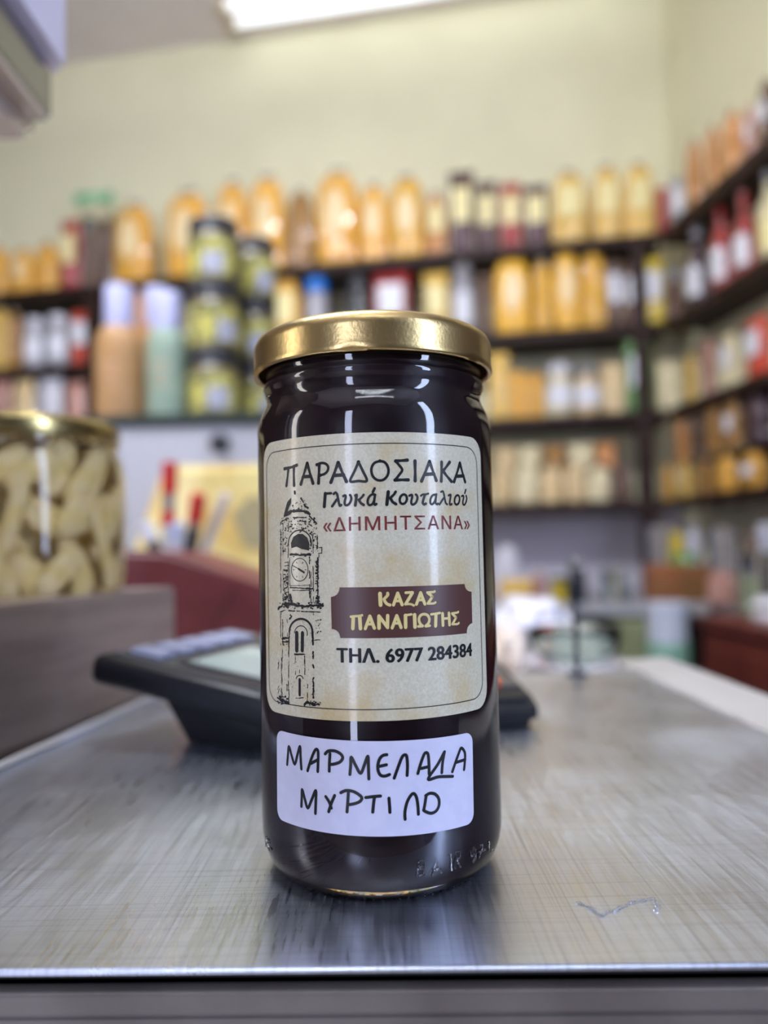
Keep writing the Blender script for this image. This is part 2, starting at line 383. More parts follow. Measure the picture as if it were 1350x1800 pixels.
# --- top back shelf, from its far end to the corner
for it in [
 ('bag', 'noodle', None, None, -28, 18, 432, 'amber noodle bag at the far end of the top shelf, half out of view'),
 ('bag', 'noodle', 'p', None, 20, 62, 436, 'second amber noodle bag from the far end of the top shelf'),
 ('bag', 'noodle', None, None, 62, 106, 426, 'amber noodle bag just before the red packet, far end of top shelf'),
 ('packet', 'red', 'c', None, 106, 142, 388, 'red packet with a cream label near the far end of the top shelf'),
 ('jar', 'brown', None, 'dark', 143, 172, 386, 'brown jar with a dark lid under the green header card, top shelf'),
 ('packet', 'brown', None, None, 174, 200, 384, 'narrow brown packet squeezed beside the brown lidded jar, top shelf'),
 ('bag', 'noodle', 'p', None, 202, 272, 356, 'big amber noodle bag above the tan lotion bottle, top shelf'),
 ('bag', 'noodle', 'p', None, 292, 370, 335, 'big amber noodle bag behind the tall jar stack, top shelf'),
 ('bag', 'noodle', 'p', None, 380, 436, 316, 'amber noodle bag rising just behind the stacked dark-lidded jars'),
 ('bag', 'noodle', 'p', None, 438, 502, 308, 'tall amber noodle bag above the shorter jar stack, top shelf'),
 ('bag', 'olive', None, None, 505, 552, 332, 'smaller brownish bag between two tall amber bags, top shelf'),
 ('bag', 'noodle', 'p', None, 554, 632, 298, 'tallest and widest amber noodle bag, above the gold lid on top shelf'),
 ('bag', 'noodle', 'p', None, 632, 682, 322, 'amber bag with a painted pale glare right of the tallest bag, top shelf'),
 ('bag', 'deepyellow', 'p', None, 684, 746, 308, 'deep yellow noodle bag, last tall one before the burgundy packets'),
 ('bag', 'orange', 'c', None, 747, 786, 338, 'small orange bag with cream label left of the burgundy packets'),
 ('packet', 'burgundy', 'c', None, 788, 834, 302, 'tallest burgundy packet with a cream label, first of the dark packets'),
 ('packet', 'burgundy', 'c', None, 836, 874, 320, 'burgundy packet with cream label just left of the red one, top shelf'),
 ('packet', 'red', 'c', None, 878, 916, 322, 'red packet with cream label standing among the burgundy ones'),
 ('packet', 'burgundy', 'c', None, 919, 964, 326, 'burgundy packet with cream label right of the red one, top shelf'),
 ('bag', 'yellowpale', 'c', None, 968, 1032, 300, 'pale yellow bag with cream label right of the dark packets'),
 ('bag', 'yellowpale', 'c', None, 1040, 1092, 290, 'middle pale yellow bag with cream label near the corner, top shelf'),
 ('bag', 'yellowpale', 'c', None, 1096, 1149, 286, 'pale yellow bag with cream label nearest the corner post, top shelf'),
 ('packet', 'red', None, None, 1154, 1176, 330, 'small red packet in the corner of the top shelf'),
 ('packet', 'greywhite', 'w', None, 1178, 1202, 312, 'slim greyish white packet at the very corner of the top shelf')]:
    on_shelf(*it[:7], 'A', it[7], GA)
# --- second back shelf
for it in [
 ('bag', 'yellowpale', None, None, -22, 20, 538, 'bright yellow bag at the far end of the second shelf'),
 ('bag', 'olive', None, None, 14, 40, 545, 'mustard bag beside the white-labelled jars, second shelf'),
 ('jar', 'greywhite', 'w', 'white', 44, 80, 562, 'glass jar with white lid next to the mustard bag, second shelf'),
 ('jar', 'greywhite', 'w', 'white', 84, 122, 556, 'glass jar with white lid next to the coral packet, second shelf'),
 ('packet', 'coral', 'w', None, 124, 168, 548, 'coral red packet with white label near the tan bottle, second shelf'),
 ('packet', 'orange', None, None, 228, 268, 512, 'orange packet seen between the white caps of the lotion bottles'),
 ('bag', 'noodle', 'c', None, 476, 532, 484, 'amber bag with cream label left of the blue-capped jar, second shelf'),
 ('jar', 'greywhite', None, 'blue', 536, 578, 492, 'pale jar with a bright blue cap behind the gold lid'),
 ('jar', 'dark', None, 'dark', 612, 650, 488, 'dark grey jar behind the gold lid, second shelf'),
 ('packet', 'red', 'w', None, 655, 722, 476, 'red packet with a pink-white label behind the gold lid'),
 ('packet', 'yellowpale', 'c', None, 744, 790, 480, 'pale yellow packet left of the white jar, second shelf'),
 ('jar', 'greywhite', 'w', 'grey', 796, 832, 468, 'greyish white labelled jar left of the deep yellow bags, second shelf'),
 ('packet', 'brown', None, None, 838, 862, 482, 'narrow brown packet left of the deep yellow bags, second shelf'),
 ('bag', 'deepyellow', 'p', None, 868, 932, 446, 'widest deep yellow bag, first of the row on the second shelf'),
 ('bag', 'deepyellow', None, None, 935, 970, 456, 'slimmest deep yellow bag in the row on the second shelf'),
 ('bag', 'deepyellow', 'p', None, 972, 1016, 434, 'tallest deep yellow bag in the row on the second shelf'),
 ('bag', 'deepyellow', None, None, 1018, 1064, 440, 'last deep yellow bag before the brown packets, second shelf'),
 ('packet', 'brown', 'w', None, 1066, 1092, 458, 'brown packet with pale label beside the deep yellow bags'),
 ('packet', 'brown', 'w', None, 1096, 1122, 464, 'brown packet with pale label behind the corner post, second shelf'),
 ('packet', 'yellow', 'w', None, 1126, 1166, 454, 'white-and-yellow packet right of the corner post, second shelf'),
 ('jar', 'brown', None, 'grey', 1170, 1202, 478, 'small brown jar in the corner of the second shelf')]:
    on_shelf(*it[:7], 'B', it[7], GB)
# --- third back shelf
for it in [
 ('packet', 'pinkish', None, None, -14, 22, 662, 'pinkish packet at the far end of the third shelf, above the big lid'),
 ('packet', 'beige', None, None, 24, 62, 668, 'beige packet above the big gold lid, third shelf'),
 ('packet', 'white', None, None, 66, 112, 664, 'whitish packet above the big gold lid, third shelf'),
 ('packet', 'pinkish', None, None, 116, 158, 672, 'pinkish packet next to the tan bottle, third shelf'),
 ('packet', 'yellowpale', None, None, 858, 896, 622, 'pale yellow packet just right of the gold lid, third shelf'),
 ('packet', 'noodle', None, None, 898, 926, 654, 'low amber packet beside the pale yellow one, third shelf'),
 ('packet', 'noodle', None, None, 928, 956, 658, 'low amber packet beside the cream jar, third shelf'),
 ('jar', 'cream', 'w', 'white', 962, 1006, 642, 'cream jar with white lid, left one on the third shelf'),
 ('jar', 'beige', 'w', 'grey', 1012, 1054, 646, 'beige jar with grey lid in the middle of the third shelf'),
 ('packet', 'beige', None, None, 1058, 1096, 640, 'beige packet left of the green-edged packet, third shelf'),
 ('packet', 'green', 'w', None, 1098, 1148, 600, 'tall green packet with a white label at the corner post'),
 ('packet', 'cream', None, None, 1156, 1196, 636, 'cream packet in the corner of the third shelf')]:
    on_shelf(*it[:7], 'C', it[7], GC)
# --- lowest back shelf: small bags in two layers
xs = [(864, 902), (906, 946), (950, 988), (992, 1030), (1034, 1072), (1076, 1110)]
lowl = ['by the jar', 'second from the jar', 'third from the jar', 'fourth from the jar', 'fifth from the jar', 'beside the corner post']
for i, (a, b) in enumerate(xs):
    on_shelf('bag', ('beige', 'cream', 'beige', 'beige', 'cream', 'brown')[i], None, None, a, b, 818 - (i % 2) * 6, 'D', ('beige', 'cream', 'beige', 'beige', 'cream', 'brown')[i] + ' little bag in the lower layer of the lowest shelf, ' + lowl[i], GD)
for i, (a, b) in enumerate([(868, 908), (912, 950), (955, 995), (1000, 1042), (1046, 1084)]):
    xc = (a + b) / 2
    q = onplane(xc, 810, NB, CB - SB + 0.07)
    w = (b - a) / F * 2.6
    put('packet', ('beige', 'cream', 'olive', 'cream', 'orange')[i], None, None, (q.x, q.y, SHELF['D'] + 0.118), w, 0.088, -A, ('beige', 'cream', 'olive', 'cream', 'orange')[i] + ' little packet lying in the upper layer of the lowest shelf, ' + lowl[i], GD, depth=0.1)
# --- side wall shelves
for it in [
 ('bag', 'orange', None, None, 1203, 1236, 242, 'A', 'orange-brown bag nearest the corner, top side-wall shelf', GRA),
 ('bag', 'orange', None, None, 1238, 1266, 218, 'A', 'middle orange-brown bag, top side-wall shelf', GRA),
 ('bag', 'orange', None, None, 1266, 1306, 192, 'A', 'biggest orange-brown bag, top side-wall shelf', GRA),
 ('bag', 'pinkish', 'w', None, 1306, 1330, 182, 'A', 'pinkish bag with white label, top side-wall shelf', GRA),
 ('bag', 'brown', 'w', None, 1330, 1366, 136, 'A', 'tall brown bag at the edge of view, top side-wall shelf', GRA),
 ('bottle', 'purple', 'w', 'white', 1206, 1244, 396, 'B', 'dark purple bottle with a white cap on the second side-wall shelf', GRB),
 ('bottle', 'red', 'w', 'red', 1248, 1286, 358, 'B', 'red bottle with red cap next to the purple one', GRB),
 ('bottle', 'red', 'w', 'red', 1288, 1328, 338, 'B', 'red bottle with red cap next to the cream bottle', GRB),
 ('bottle', 'cream', 'c', 'grey', 1332, 1372, 300, 'B', 'cream bottle cut by the edge of view on the side wall', GRB),
 ('packet', 'yellowpale', None, None, 1200, 1228, 624, 'C', 'pale yellow packet nearest the corner, third side-wall shelf', GRC),
 ('packet', 'pinkish', None, None, 1230, 1260, 598, 'C', 'tall pinkish beige packet, third side-wall shelf', GRC),
 ('packet', 'cream', 'w', None, 1264, 1302, 588, 'C', 'tall cream packet with white label, third side-wall shelf', GRC),
 ('packet', 'coral', 'w', None, 1306, 1360, 558, 'C', 'coral packet at the edge of view, third side-wall shelf', GRC),
 ('bag', 'orange', None, None, 1184, 1212, 716, 'E', 'orange-brown bag nearest the corner, thin side-wall shelf', GRE),
 ('bag', 'brown', None, None, 1213, 1240, 704, 'E', 'brown bag second from the corner, thin side-wall shelf', GRE),
 ('bag', 'olive', None, None, 1241, 1270, 698, 'E', 'olive-brown bag in the middle of the thin side-wall shelf', GRE),
 ('bag', 'olive', 'w', None, 1271, 1304, 690, 'E', 'olive-brown bag beside the dark purple one, thin side-wall shelf', GRE),
 ('bag', 'purple', None, None, 1306, 1360, 682, 'E', 'dark purple bag at the edge of view, thin side-wall shelf', GRE),
 ('bag', 'noodle', None, None, 1162, 1186, 812, 'D', 'slim amber bag nearest the corner, lowest side-wall shelf', GRD),
 ('bag', 'yellowpale', 'p', None, 1187, 1222, 806, 'D', 'pale yellow bag second from the corner, lowest side-wall shelf', GRD),
 ('bag', 'olive', None, None, 1223, 1256, 804, 'D', 'olive-brown bag third from the corner, lowest side-wall shelf', GRD),
 ('bag', 'noodle', None, None, 1257, 1300, 798, 'D', 'wide amber bag fourth from the corner, lowest side-wall shelf', GRD),
 ('bag', 'noodle', 'w', None, 1301, 1352, 790, 'D', 'amber bag with pale label at the edge of view, lowest side-wall shelf', GRD)]:
    on_shelf(*it[:8], it[8], it[9], side='right')
# green header card on a clear bag standing behind the brown jar
q = onplane(166, 352, NB, CB - SB + 0.13)
t = thing('header_card_packet', 'clear packet with a green header card standing behind the brown jar', 'packet', (q.x, q.y, SHELF['A']), -A)
link('clear_pouch', BOX(-0.07, 0.07, -0.012, 0.012, 0, q.z - SHELF['A'] - 0.02, bevel=0.008), mat('cloudy_pouch', (206, 196, 160), 0.3, coat=0.5), t)
link('header_card', BOX(-0.078, 0.078, -0.013, 0.013, q.z - SHELF['A'] - 0.02, q.z - SHELF['A'] + 0.028, bevel=0.002), mat('green_card', (70, 172, 112), 0.5, rgb2=(190, 220, 180), scale=40, lo=0.52, hi=0.56), t)

# ------------------------------------------------------------------ bench, crate and clutter under the shelves
BZ = CZ - 0.157
steel_dull = mat('dull_worktop', (176, 174, 178), 0.4, rgb2=(164, 162, 166), scale=6)
dark_side = mat('dark_bench_side', (62, 56, 54), 0.6, rgb2=(54, 48, 46), scale=6)
t = thing('back_bench', 'pale grey worktop on dark supports under the lowest back-wall shelf', 'bench', (INNER.x, INNER.y, 0), -A)
link('worktop', BOX(-2.6, 0.06, -0.45, SB - 0.003, BZ - 0.032, BZ, bevel=0.003), steel_dull, t)
link('support', BOX(-2.55, 0.04, -0.30, SB - 0.003, 0, BZ - 0.032), dark_side, t)
t = thing('side_bench', 'grey worktop along the side wall holding the crate', 'bench', (INNER.x, INNER.y, 0), AR)
link('worktop', BOX(0.50, 0.95, -0.16, SR - 0.003, BZ - 0.034, BZ, bevel=0.003), mat('grey_worktop', (120, 116, 118), 0.4), t)
link('support', BOX(0.52, 0.93, -0.10, SR - 0.003, 0, BZ - 0.034), mat('sage_cupboard_paint', (150, 156, 120), 0.5, rgb2=(142, 148, 112), scale=5), t)
def stand(kind, key, lab, cap, px0, px1, ytop, z0, d, label, group=None, name=None, depth=None, rz=-A):
    xc = (px0 + px1) / 2; b = at(xc, ytop, d); w = (px1 - px0) / F * d
    g = at(xc, 900 + (CZ - z0) / d * F, d)
    return put(kind, key, lab, cap, (g.x, d, z0), w, b.z - z0, rz, label, group, name=name, depth=depth)
GK = 'things on the back bench'
stand('bag', 'white', None, None, 866, 914, 955, BZ, 2.36, 'white bag standing on the back bench close to the jar', GK)
stand('packet', 'yellowpale', None, None, 876, 936, 1018, BZ, 2.18, 'low pale yellow packet lying on the back bench', GK)
stand('bottle', 'pinkish', None, 'white', 936, 958, 992, BZ, 2.24, 'small pink bottle on the back bench', GK)
stand('tin', 'yellow', None, 'dark', 966, 996, 1014, BZ, 2.22, 'small mustard tin on the back bench', GK)
stand('jar', 'dark', None, 'dark', 996, 1030, 1000, BZ, 2.20, 'black jar on the back bench behind the thin rod', GK)
stand('box', 'teal', None, None, 1058, 1100, 1000, BZ, 2.22, 'dark teal box on the back bench left of the post', GK)
stand('box', 'grey', None, None, 1142, 1182, 925, BZ, 2.42, 'lavender grey box behind the wooden crate', None)
# crate
wick = mat('crate_slats', (150, 86, 44), 0.55, rgb2=(122, 84, 44), scale=6, bump=0.2)
q = at(1190, 1046, 2.22)
t = thing('wooden_crate', 'orange-brown wooden crate on the bench by the corner', 'crate', (q.x, q.y, BZ), -A)
cw = 0.085
link('slatted_wall', BOX(-cw, cw, -0.07, -0.058, 0, 0.103, bevel=0.002), wick, t)
link('slatted_wall', BOX(-cw, cw, 0.058, 0.07, 0, 0.103, bevel=0.002), wick, t)
link('slatted_wall', BOX(-cw, -cw + 0.012, -0.058, 0.058, 0, 0.103, bevel=0.002), wick, t)
link('slatted_wall', BOX(cw - 0.012, cw, -0.058, 0.058, 0, 0.103, bevel=0.002), wick, t)
link('crate_floor', BOX(-cw + 0.012, cw - 0.012, -0.058, 0.058, 0, 0.008), wick, t)
stand('bag', 'yellow', None, None, 1178, 1204, 926, BZ + 0.009, 2.20, 'bright yellow bag sticking out of the crate', 'bags in the crate')
stand('bag', 'white', None, None, 1206, 1234, 922, BZ + 0.009, 2.22, 'white bag sticking out of the crate', 'bags in the crate')
stand('packet', 'green', None, None, 1184, 1226, 972, BZ + 0.009, 2.176, 'low green packet inside the crate', 'bags in the crate')
GS = 'things on the side bench'
stand('bag', 'pinkish', None, None, 1244, 1292, 1000, BZ, 1.98, 'pinkish beige bag on the side bench right of the crate', GS)
stand('box', 'grey', None, None, 1252, 1290, 928, BZ, 2.12, 'tall grey box behind the pinkish beige bag, side bench', GS, depth=0.08)
stand('box', 'dark', None, None, 1306, 1352, 972, BZ, 1.86, 'black box behind the pale green tin, side bench', GS, depth=0.1)
stand('tin', 'sage', None, 'grey', 1304, 1334, 1002, BZ, 1.76, 'pale green tin in front of the black box, side bench', GS)
z = at(1320, 972, 1.86).z
stand('jar', 'white', None, 'white', 1330, 1356, 920, z + 0.001, 1.86, 'white jar standing on top of the black box', GS)
stand('box', 'brown', None, None, 1304, 1328, 940, z + 0.001, 1.86, 'small brown box on top of the black box', GS)
q = at(1122, 1066, 2.0); g1 = at(1092, 1066, 2.0); g2 = at(1150, 1066, 2.0)
t = thing('cupboard', 'sage green painted cupboard between the bench and the white bin', 'cupboard', (g1.x, 2.0, 0), 0)
cwid = g2.x - g1.x
sage_m = mat('sage_cupboard_paint', (150, 156, 120))
link('carcass', BOX(0, cwid, 0, 0.10, 0.03, BZ - 0.04, bevel=0.003), sage_m, t); link('plinth', BOX(0.004, cwid - 0.004, 0.006, 0.094, 0, 0.03), dark_side, t)
dd_ = link('door', BOX(0.004, cwid - 0.004, -0.006, 0, 0.04, BZ - 0.05, bevel=0.002), sage_m, t)
link('knob', LATHE([(0.004, 0), (0.004, 0.006), (0.009, 0.01), (0.008, 0.016), (0.003, 0.018)], 16, M=Matrix.Translation((cwid - 0.02, -0.006, 0.6)) @ Matrix.Rotation(R(90), 4, 'X')), mat('brass_knob', (160, 130, 70), 0.3, metal=1), dd_)
# white tub
q = at(1175, 1058, 1.84)
t = thing('plastic_bin', 'tall white plastic bin with a green band in front of the side bench', 'bin', (q.x - 0.005, q.y, 0), 0)
hb = q.z
link('bin_body', LATHE([(0.036, 0), (0.04, 0.01), (0.046, hb - 0.02), (0.046, hb - 0.02)][:3], 32), mat('white_plastic', (208, 212, 226), 0.4), t, smooth=True, sharp=0.9)
link('bin_lid', LATHE([(0.048, hb - 0.02), (0.049, hb - 0.015), (0.048, hb - 0.003), (0.042, hb)], 32), mat('white_plastic', (208, 212, 226)), t, smooth=True, sharp=0.9)
link('green_band', LATHE([(0.0445, hb - 0.16), (0.0478, hb - 0.158), (0.048, hb - 0.095), (0.0455, hb - 0.093)], 32), mat('green_band_plastic', (120, 160, 140), 0.4), t, smooth=True, sharp=0.9)
# dark cabinet on the right
wz = CZ - 0.135
mahog = mat('red_brown_wood', (104, 44, 34), 0.4, rgb2=(80, 30, 24), scale=5, aniso=(6, 6, 1), bump=0.1)
t = thing('wooden_cabinet', 'dark red-brown wooden cabinet beyond the pale counter rim', 'cabinet', (0.61, 0.75, 0), 0)
link('carcass', BOX(0, 0.3, 0, 0.75, 0.06, wz - 0.022, bevel=0.003), mahog, t)
link('plinth', BOX(0.02, 0.28, 0.02, 0.73, 0, 0.06), mahog, t)
link('cabinet_top', BOX(-0.008, 0.308, -0.008, 0.758, wz - 0.022, wz, bevel=0.004), mahog, t)
for k in range(2):
    pn = link('door', BOX(-0.006, 0, 0.02 + 0.365 * k, 0.365 + 0.365 * k, 0.09, wz - 0.05, bevel=0.002), mahog, t)
    link('knob', LATHE([(0.004, 0), (0.004, 0.008), (0.009, 0.012), (0.008, 0.02), (0.003, 0.022)], 16, M=Matrix.Translation((-0.006, 0.34 if k == 0 else 0.42, 0.6)) @ Matrix.Rotation(R(-90), 4, 'Y')), mat('brass_knob', (160, 130, 70), 0.3, metal=1), pn)
t = thing('paper_stack', 'ragged white papers stacked on the red-brown cabinet', 'papers', (0.73, 1.36, wz), R(8))
for i in range(5):
    pp = link('sheet_pile', BOX(-0.06, 0.06, -0.05, 0.05, 0.008 * i, 0.008 * i + 0.0075), paper_white if i != 2 else mat('brown_card', (150, 118, 84), 0.7), t)
    pp.rotation_euler = (0, 0, R((i * 37) % 23 - 11)); pp.location = (0.004 * ((i * 7) % 5 - 2), 0, 0)

# ------------------------------------------------------------------ cabinet with bottles and stacked jars (left, middle distance)
wc_top = at(330, 728, 1.2).z
t = thing('white_cabinet', 'white cabinet with a dark glass top behind the register', 'cabinet', (-0.2, 1.2, 0), 0)
link('carcass', BOX(-0.27, 0.30, 0, 0.3, 0.05, wc_top - 0.018, bevel=0.004), mat('white_lacquer', (172, 170, 176), 0.35), t)
link('plinth', BOX(-0.25, 0.28, 0.02, 0.28, 0, 0.05), dark_side, t)
link('glass_top', BOX(-0.275, 0.305, -0.006, 0.305, wc_top - 0.018, wc_top, bevel=0.002), mat('dark_green_glass', (40, 48, 42), 0.5, spec=0.25), t)
kq = at(392, 783, 1.2)
link('knob', LATHE([(0.006, 0), (0.006, 0.012), (0.015, 0.016), (0.016, 0.028), (0.01, 0.034)], 20, M=Matrix.Translation((kq.x + 0.2, 0, kq.z)) @ Matrix.Rotation(R(90), 4, 'X')), mat('black_knob', (40, 40, 46), 0.4), t, smooth=True)
def lotion(label, px0, px1, cx0, cx1, ycap, yneck, ysh, d, rgb, rgb2):
    xc = (px0 + px1) / 2; w = (px1 - px0) / F * d; cw = (cx1 - cx0) / F * d
    top = at(xc, ycap, d).z - wc_top; nk = at(xc, yneck, d).z - wc_top; sh = at(xc, ysh, d).z - wc_top
    g = at(xc, 720, d)
    t = thing('lotion_bottle', label, 'bottle', (g.x, d, wc_top), R(-4), 'lotion bottles on the white cabinet')
    pr = [(w * 0.44, 0), (w * 0.49, 0.004), (w * 0.5, 0.012), (w * 0.5, sh)]
    for i in range(1, 7):
        a = i / 6 * math.pi / 2
        pr.append((cw * 0.5 + (w * 0.5 - cw * 0.5) * math.cos(a), sh + (nk - sh) * math.sin(a)))
    link('bottle_body', LATHE(pr, 40), mat('lotion_' + label.split()[0], rgb, 0.45, rgb2=rgb2, scale=30), t, smooth=True, sharp=0.9)
    link('cap', LATHE([(cw * 0.47, nk), (cw * 0.5, nk + 0.001), (cw * 0.5, top - 0.003), (cw * 0.46, top)], 32), mat('white_lavender_cap', (172, 172, 204), 0.4), t, smooth=True, sharp=0.9)
    bm = bmesh.new()
    for i, wd2 in enumerate((0.6, 0.45, 0.55)):
        zz = sh * (0.78 - 0.14 * i); vs = []
        for k in range(9):
            a = (k / 8 - 0.5) * wd2 * 1.4; rr = w * 0.5 + 0.0004
            vs.append((bm.verts.new((rr * math.sin(a), -rr * math.cos(a), zz)), bm.verts.new((rr * math.sin(a), -rr * math.cos(a), zz + 0.004))))
        for a, b in zip(vs, vs[1:]): bm.faces.new((a[0], b[0], b[1], a[1]))
    link('printed_lines', bm, mat('soft_print', (190, 150, 120), 0.6), t)
lotion('tan lotion bottle with a white cap on the white cabinet', 168, 252, 185, 236, 505, 578, 622, 1.30, (172, 132, 88), (164, 124, 80))
lotion('pale green lotion bottle with a white cap on the white cabinet', 258, 332, 276, 327, 516, 583, 622, 1.29, (138, 156, 138), (130, 148, 130))
lotion('second tan lotion bottle half hidden behind the green one', 246, 306, 258, 300, 508, 578, 622, 1.42, (180, 132, 86), (172, 126, 80))
# stacked dark lidded jars
olive_lab = mat('olive_picture_label', (196, 186, 92), 0.4, rgb2=(96, 96, 60), scale=60, lo=0.42, hi=0.62, coat=0.4)
jar_contents = mat('preserve_dark', (112, 100, 62), 0.3, rgb2=(74, 62, 44), scale=50, coat=0.8)
black_lid = mat('black_lid', (38, 38, 44), 0.35)
def stack_jar(label, xc, w, z0, h, d, rot, parts=None):
    g = at(xc, 600, d)
    t = thing('preserve_jar', label, 'jar', (g.x, d, z0), rot, 'preserve jars stacked on the white cabinet')
    r = w / 2
    b = link('jar_body', LATHE([(r * 0.85, 0), (r * 0.97, 0.003), (r, 0.008), (r, h * 0.70), (r * 0.94, h * 0.77), (r * 0.88, h * 0.79)], 40), jar_contents, t, smooth=True, sharp=0.9)
    link('lid', LATHE([(r * 0.95, h * 0.78), (r * 0.97, h * 0.79), (r * 0.97, h * 0.975), (r * 0.93, h * 0.998), (r * 0.8, h - 0.0001)], 40), black_lid, t, smooth=True, sharp=0.9)
    for nm, a0, a1, mt, ra, zz in (('picture_label', -80, 80, olive_lab, 1.006, (0.10, 0.66)), ('white_sticker', 12, 58, mat('grey_white_sticker', (164, 164, 178), 0.5), 1.014, (0.14, 0.44))):
        bm = bmesh.new(); vs = []
        for i in range(17):
            a = R(a0 + (a1 - a0) * i / 16)
            vs.append([bm.verts.new((q * math.sin(a), -q * math.cos(a), z)) for q, z in ((r * (ra - 0.004), h * zz[0]), (r * ra, h * zz[0]), (r * ra, h * zz[1]), (r * (ra - 0.004), h * zz[1]))])
        for a, c in zip(vs, vs[1:]):
            for i in range(4): bm.faces.new((a[i], a[(i + 1) % 4], c[(i + 1) % 4], c[i]))
        bm.faces.new(vs[0]); bm.faces.new(vs[-1][::-1])
        link(nm, bm, mt, t, smooth=True, sharp=0.9)
    return t
dj = 1.27; jw = 92 / F * dj
h3 = (at(375, 395, dj).z - wc_top) / 3
for i, nm in enumerate(('bottom', 'middle', 'top')):
    stack_jar(nm + ' jar with black lid in the stack nearer the pale green bottle', 375 + i * 1.5, jw, wc_top + h3 * i, h3, dj, R((-12, 8, -25)[i]))
dj2 = 1.36; h4 = (at(448, 428, dj2).z - wc_top) / 3
for i, nm in enumerate(('bottom', 'middle', 'top')):
    stack_jar(nm + ' jar with black lid in the stack right behind, beside the gold lid', 449, 78 / F * dj2, wc_top + h4 * i, h4, dj2, R((10, -20, 5)[i]))

# ------------------------------------------------------------------ service counter, register, pens, pouch
KZ = CZ - 0.115
t = thing('service_counter', 'grey service counter carrying the steel weighing platform and register', 'counter', (0, 0, 0), 0)
link('counter_top', BOX(-0.9, 0.225, 0.165, 1.12, KZ - 0.03, KZ, bevel=0.003), mat('counter_laminate', (178, 172, 168), 0.35, rgb2=(168, 162, 158), scale=20), t)
link('counter_body', BOX(-0.88, 0.205, 0.2, 1.1, 0, KZ - 0.03), mat('counter_front_paint', (120, 116, 116), 0.5), t)
maroon = mat('maroon_plastic', (112, 54, 56), 0.42, rgb2=(104, 48, 50), scale=30)
def px_xz(px, py, d): q = at(px, py, d); return (q.x, q.z)
poly = [px_xz(176, 966, 0.64), px_xz(292, 969, 0.64), px_xz(460, 1030, 0.64), px_xz(640, 1088, 0.64), (px_xz(640, 1088, 0.64)[0], KZ + 0.001), (px_xz(176, 966, 0.64)[0], KZ + 0.001)]
t = thing('cash_register', 'maroon plastic register with a sloping top behind the black calculator', 'register', (0, 0, 0), 0)
bm = bmesh.new(); prism_y(bm, poly, 0.64, 0.80)
bmesh.ops.bevel(bm, geom=list(bm.edges), offset=0.004, segments=3, affect='EDGES')
link('register_case', bm, maroon, t)
a, b = at(415, 1032, 0.639), at(372, 1100, 0.639)
link('case_seam', TUBE([a, b], 0.0009, seg=6), mat('seam_dark', (70, 28, 30), 0.6), t)
for i in range(3):
    a = at(480 + i * 30, 1046 + i * 10, 0.66)
    link('key', BOX(a.x - 0.006, a.x + 0.006, 0.68, 0.70, a.z - 0.012, a.z + 0.004, bevel=0.001), mat('register_key', (190, 180, 176), 0.4), t)
# pen cup
cx = at(318, 985, 0.90)
cupz = at(318, 985, 0.90).z
t = thing('pen_cup', 'dark pen cup behind the maroon register', 'cup', (cx.x, 0.90, KZ + 0.001), 0)
hc = cupz - KZ - 0.006
link('cup_wall', LATHE([(0.033, 0), (0.035, 0.002), (0.040, hc), (0.038, hc), (0.033, 0.004), (0.001, 0.004)], 32), mat('dark_cup', (60, 50, 54), 0.5), t, smooth=True, sharp=0.9)
redp = mat('red_cap_plastic', (206, 30, 34), 0.35, coat=0.3); whitep = mat('white_pen_plastic', (226, 224, 230), 0.35); navyp = mat('navy_plastic', (34, 36, 66), 0.4); blackp = mat('black_plastic', (30, 30, 34), 0.4)
def pen(name, label, p0, p1, bits, r=0.0075, group='pens in the dark cup'):
    # p0 top (px,py,d), p1 lower px; bits = (from, to, material, part name)
    a = at(*p0); b = at(*p1); v = (b - a); ln = v.length; v.normalize()
    bot_z = KZ + 0.006
    full = (bot_z - a.z) / v.z
    t = thing(name, label, 'pen', a, 0, group)
    for f0, f1, m, pn, k in bits:
        f1 = min(f1 * ln, full) if f1 < 50 else full
        f0 = f0 * ln
        q = [v * f0, v * (f0 + 0.0008), v * (f1 - 0.0008), v * f1]
        link(pn, TUBE(q, [r * k * 0.85, r * k, r * k, r * k * 0.85], seg=16), m, t, smooth=True, sharp=0.7)
pen('marker_pen', 'upright marker with a red cap in the pen cup', (299, 812, 0.90), (294, 985, 0.912), [(0, 0.32, redp, 'cap', 1.0), (0.32, 0.5, mat('grey_pen', (150, 140, 140), 0.4), 'collar', 0.8), (0.5, 0.64, redp, 'ring', 0.95), (0.64, 99, whitep, 'barrel', 0.85)], r=0.0088)
pen('marker_pen', 'tilted marker with a red cap and navy barrel in the pen cup', (350, 868, 0.88), (331, 985, 0.895), [(0, 0.42, redp, 'cap', 1.0), (0.42, 0.52, mat('grey_pen', (150, 140, 140)), 'collar', 0.8), (0.52, 99, navyp, 'barrel', 0.9)], r=0.0088)
pen('ballpoint_pen', 'slanting clear white pen reaching furthest right in the pen cup', (398, 868, 0.885), (352, 985, 0.91), [(0, 0.6, mat('clear_pen', (224, 216, 214), 0.2), 'barrel', 0.8), (0.6, 99, whitep, 'grip', 0.8)], r=0.007)
pen('ballpoint_pen', 'short white pen leaning left in the pen cup', (252, 918, 0.885), (281, 985, 0.89), [(0, 0.5, whitep, 'cap', 1.0), (0.5, 99, blackp, 'barrel', 0.9)], r=0.008)
pen('ballpoint_pen', 'white and blue pen between the two red markers', (312, 918, 0.87), (312, 985, 0.878), [(0, 0.5, mat('pale_blue_pen', (196, 204, 236), 0.35), 'cap', 1.0), (0.5, 99, whitep, 'barrel', 0.9)], r=0.007)
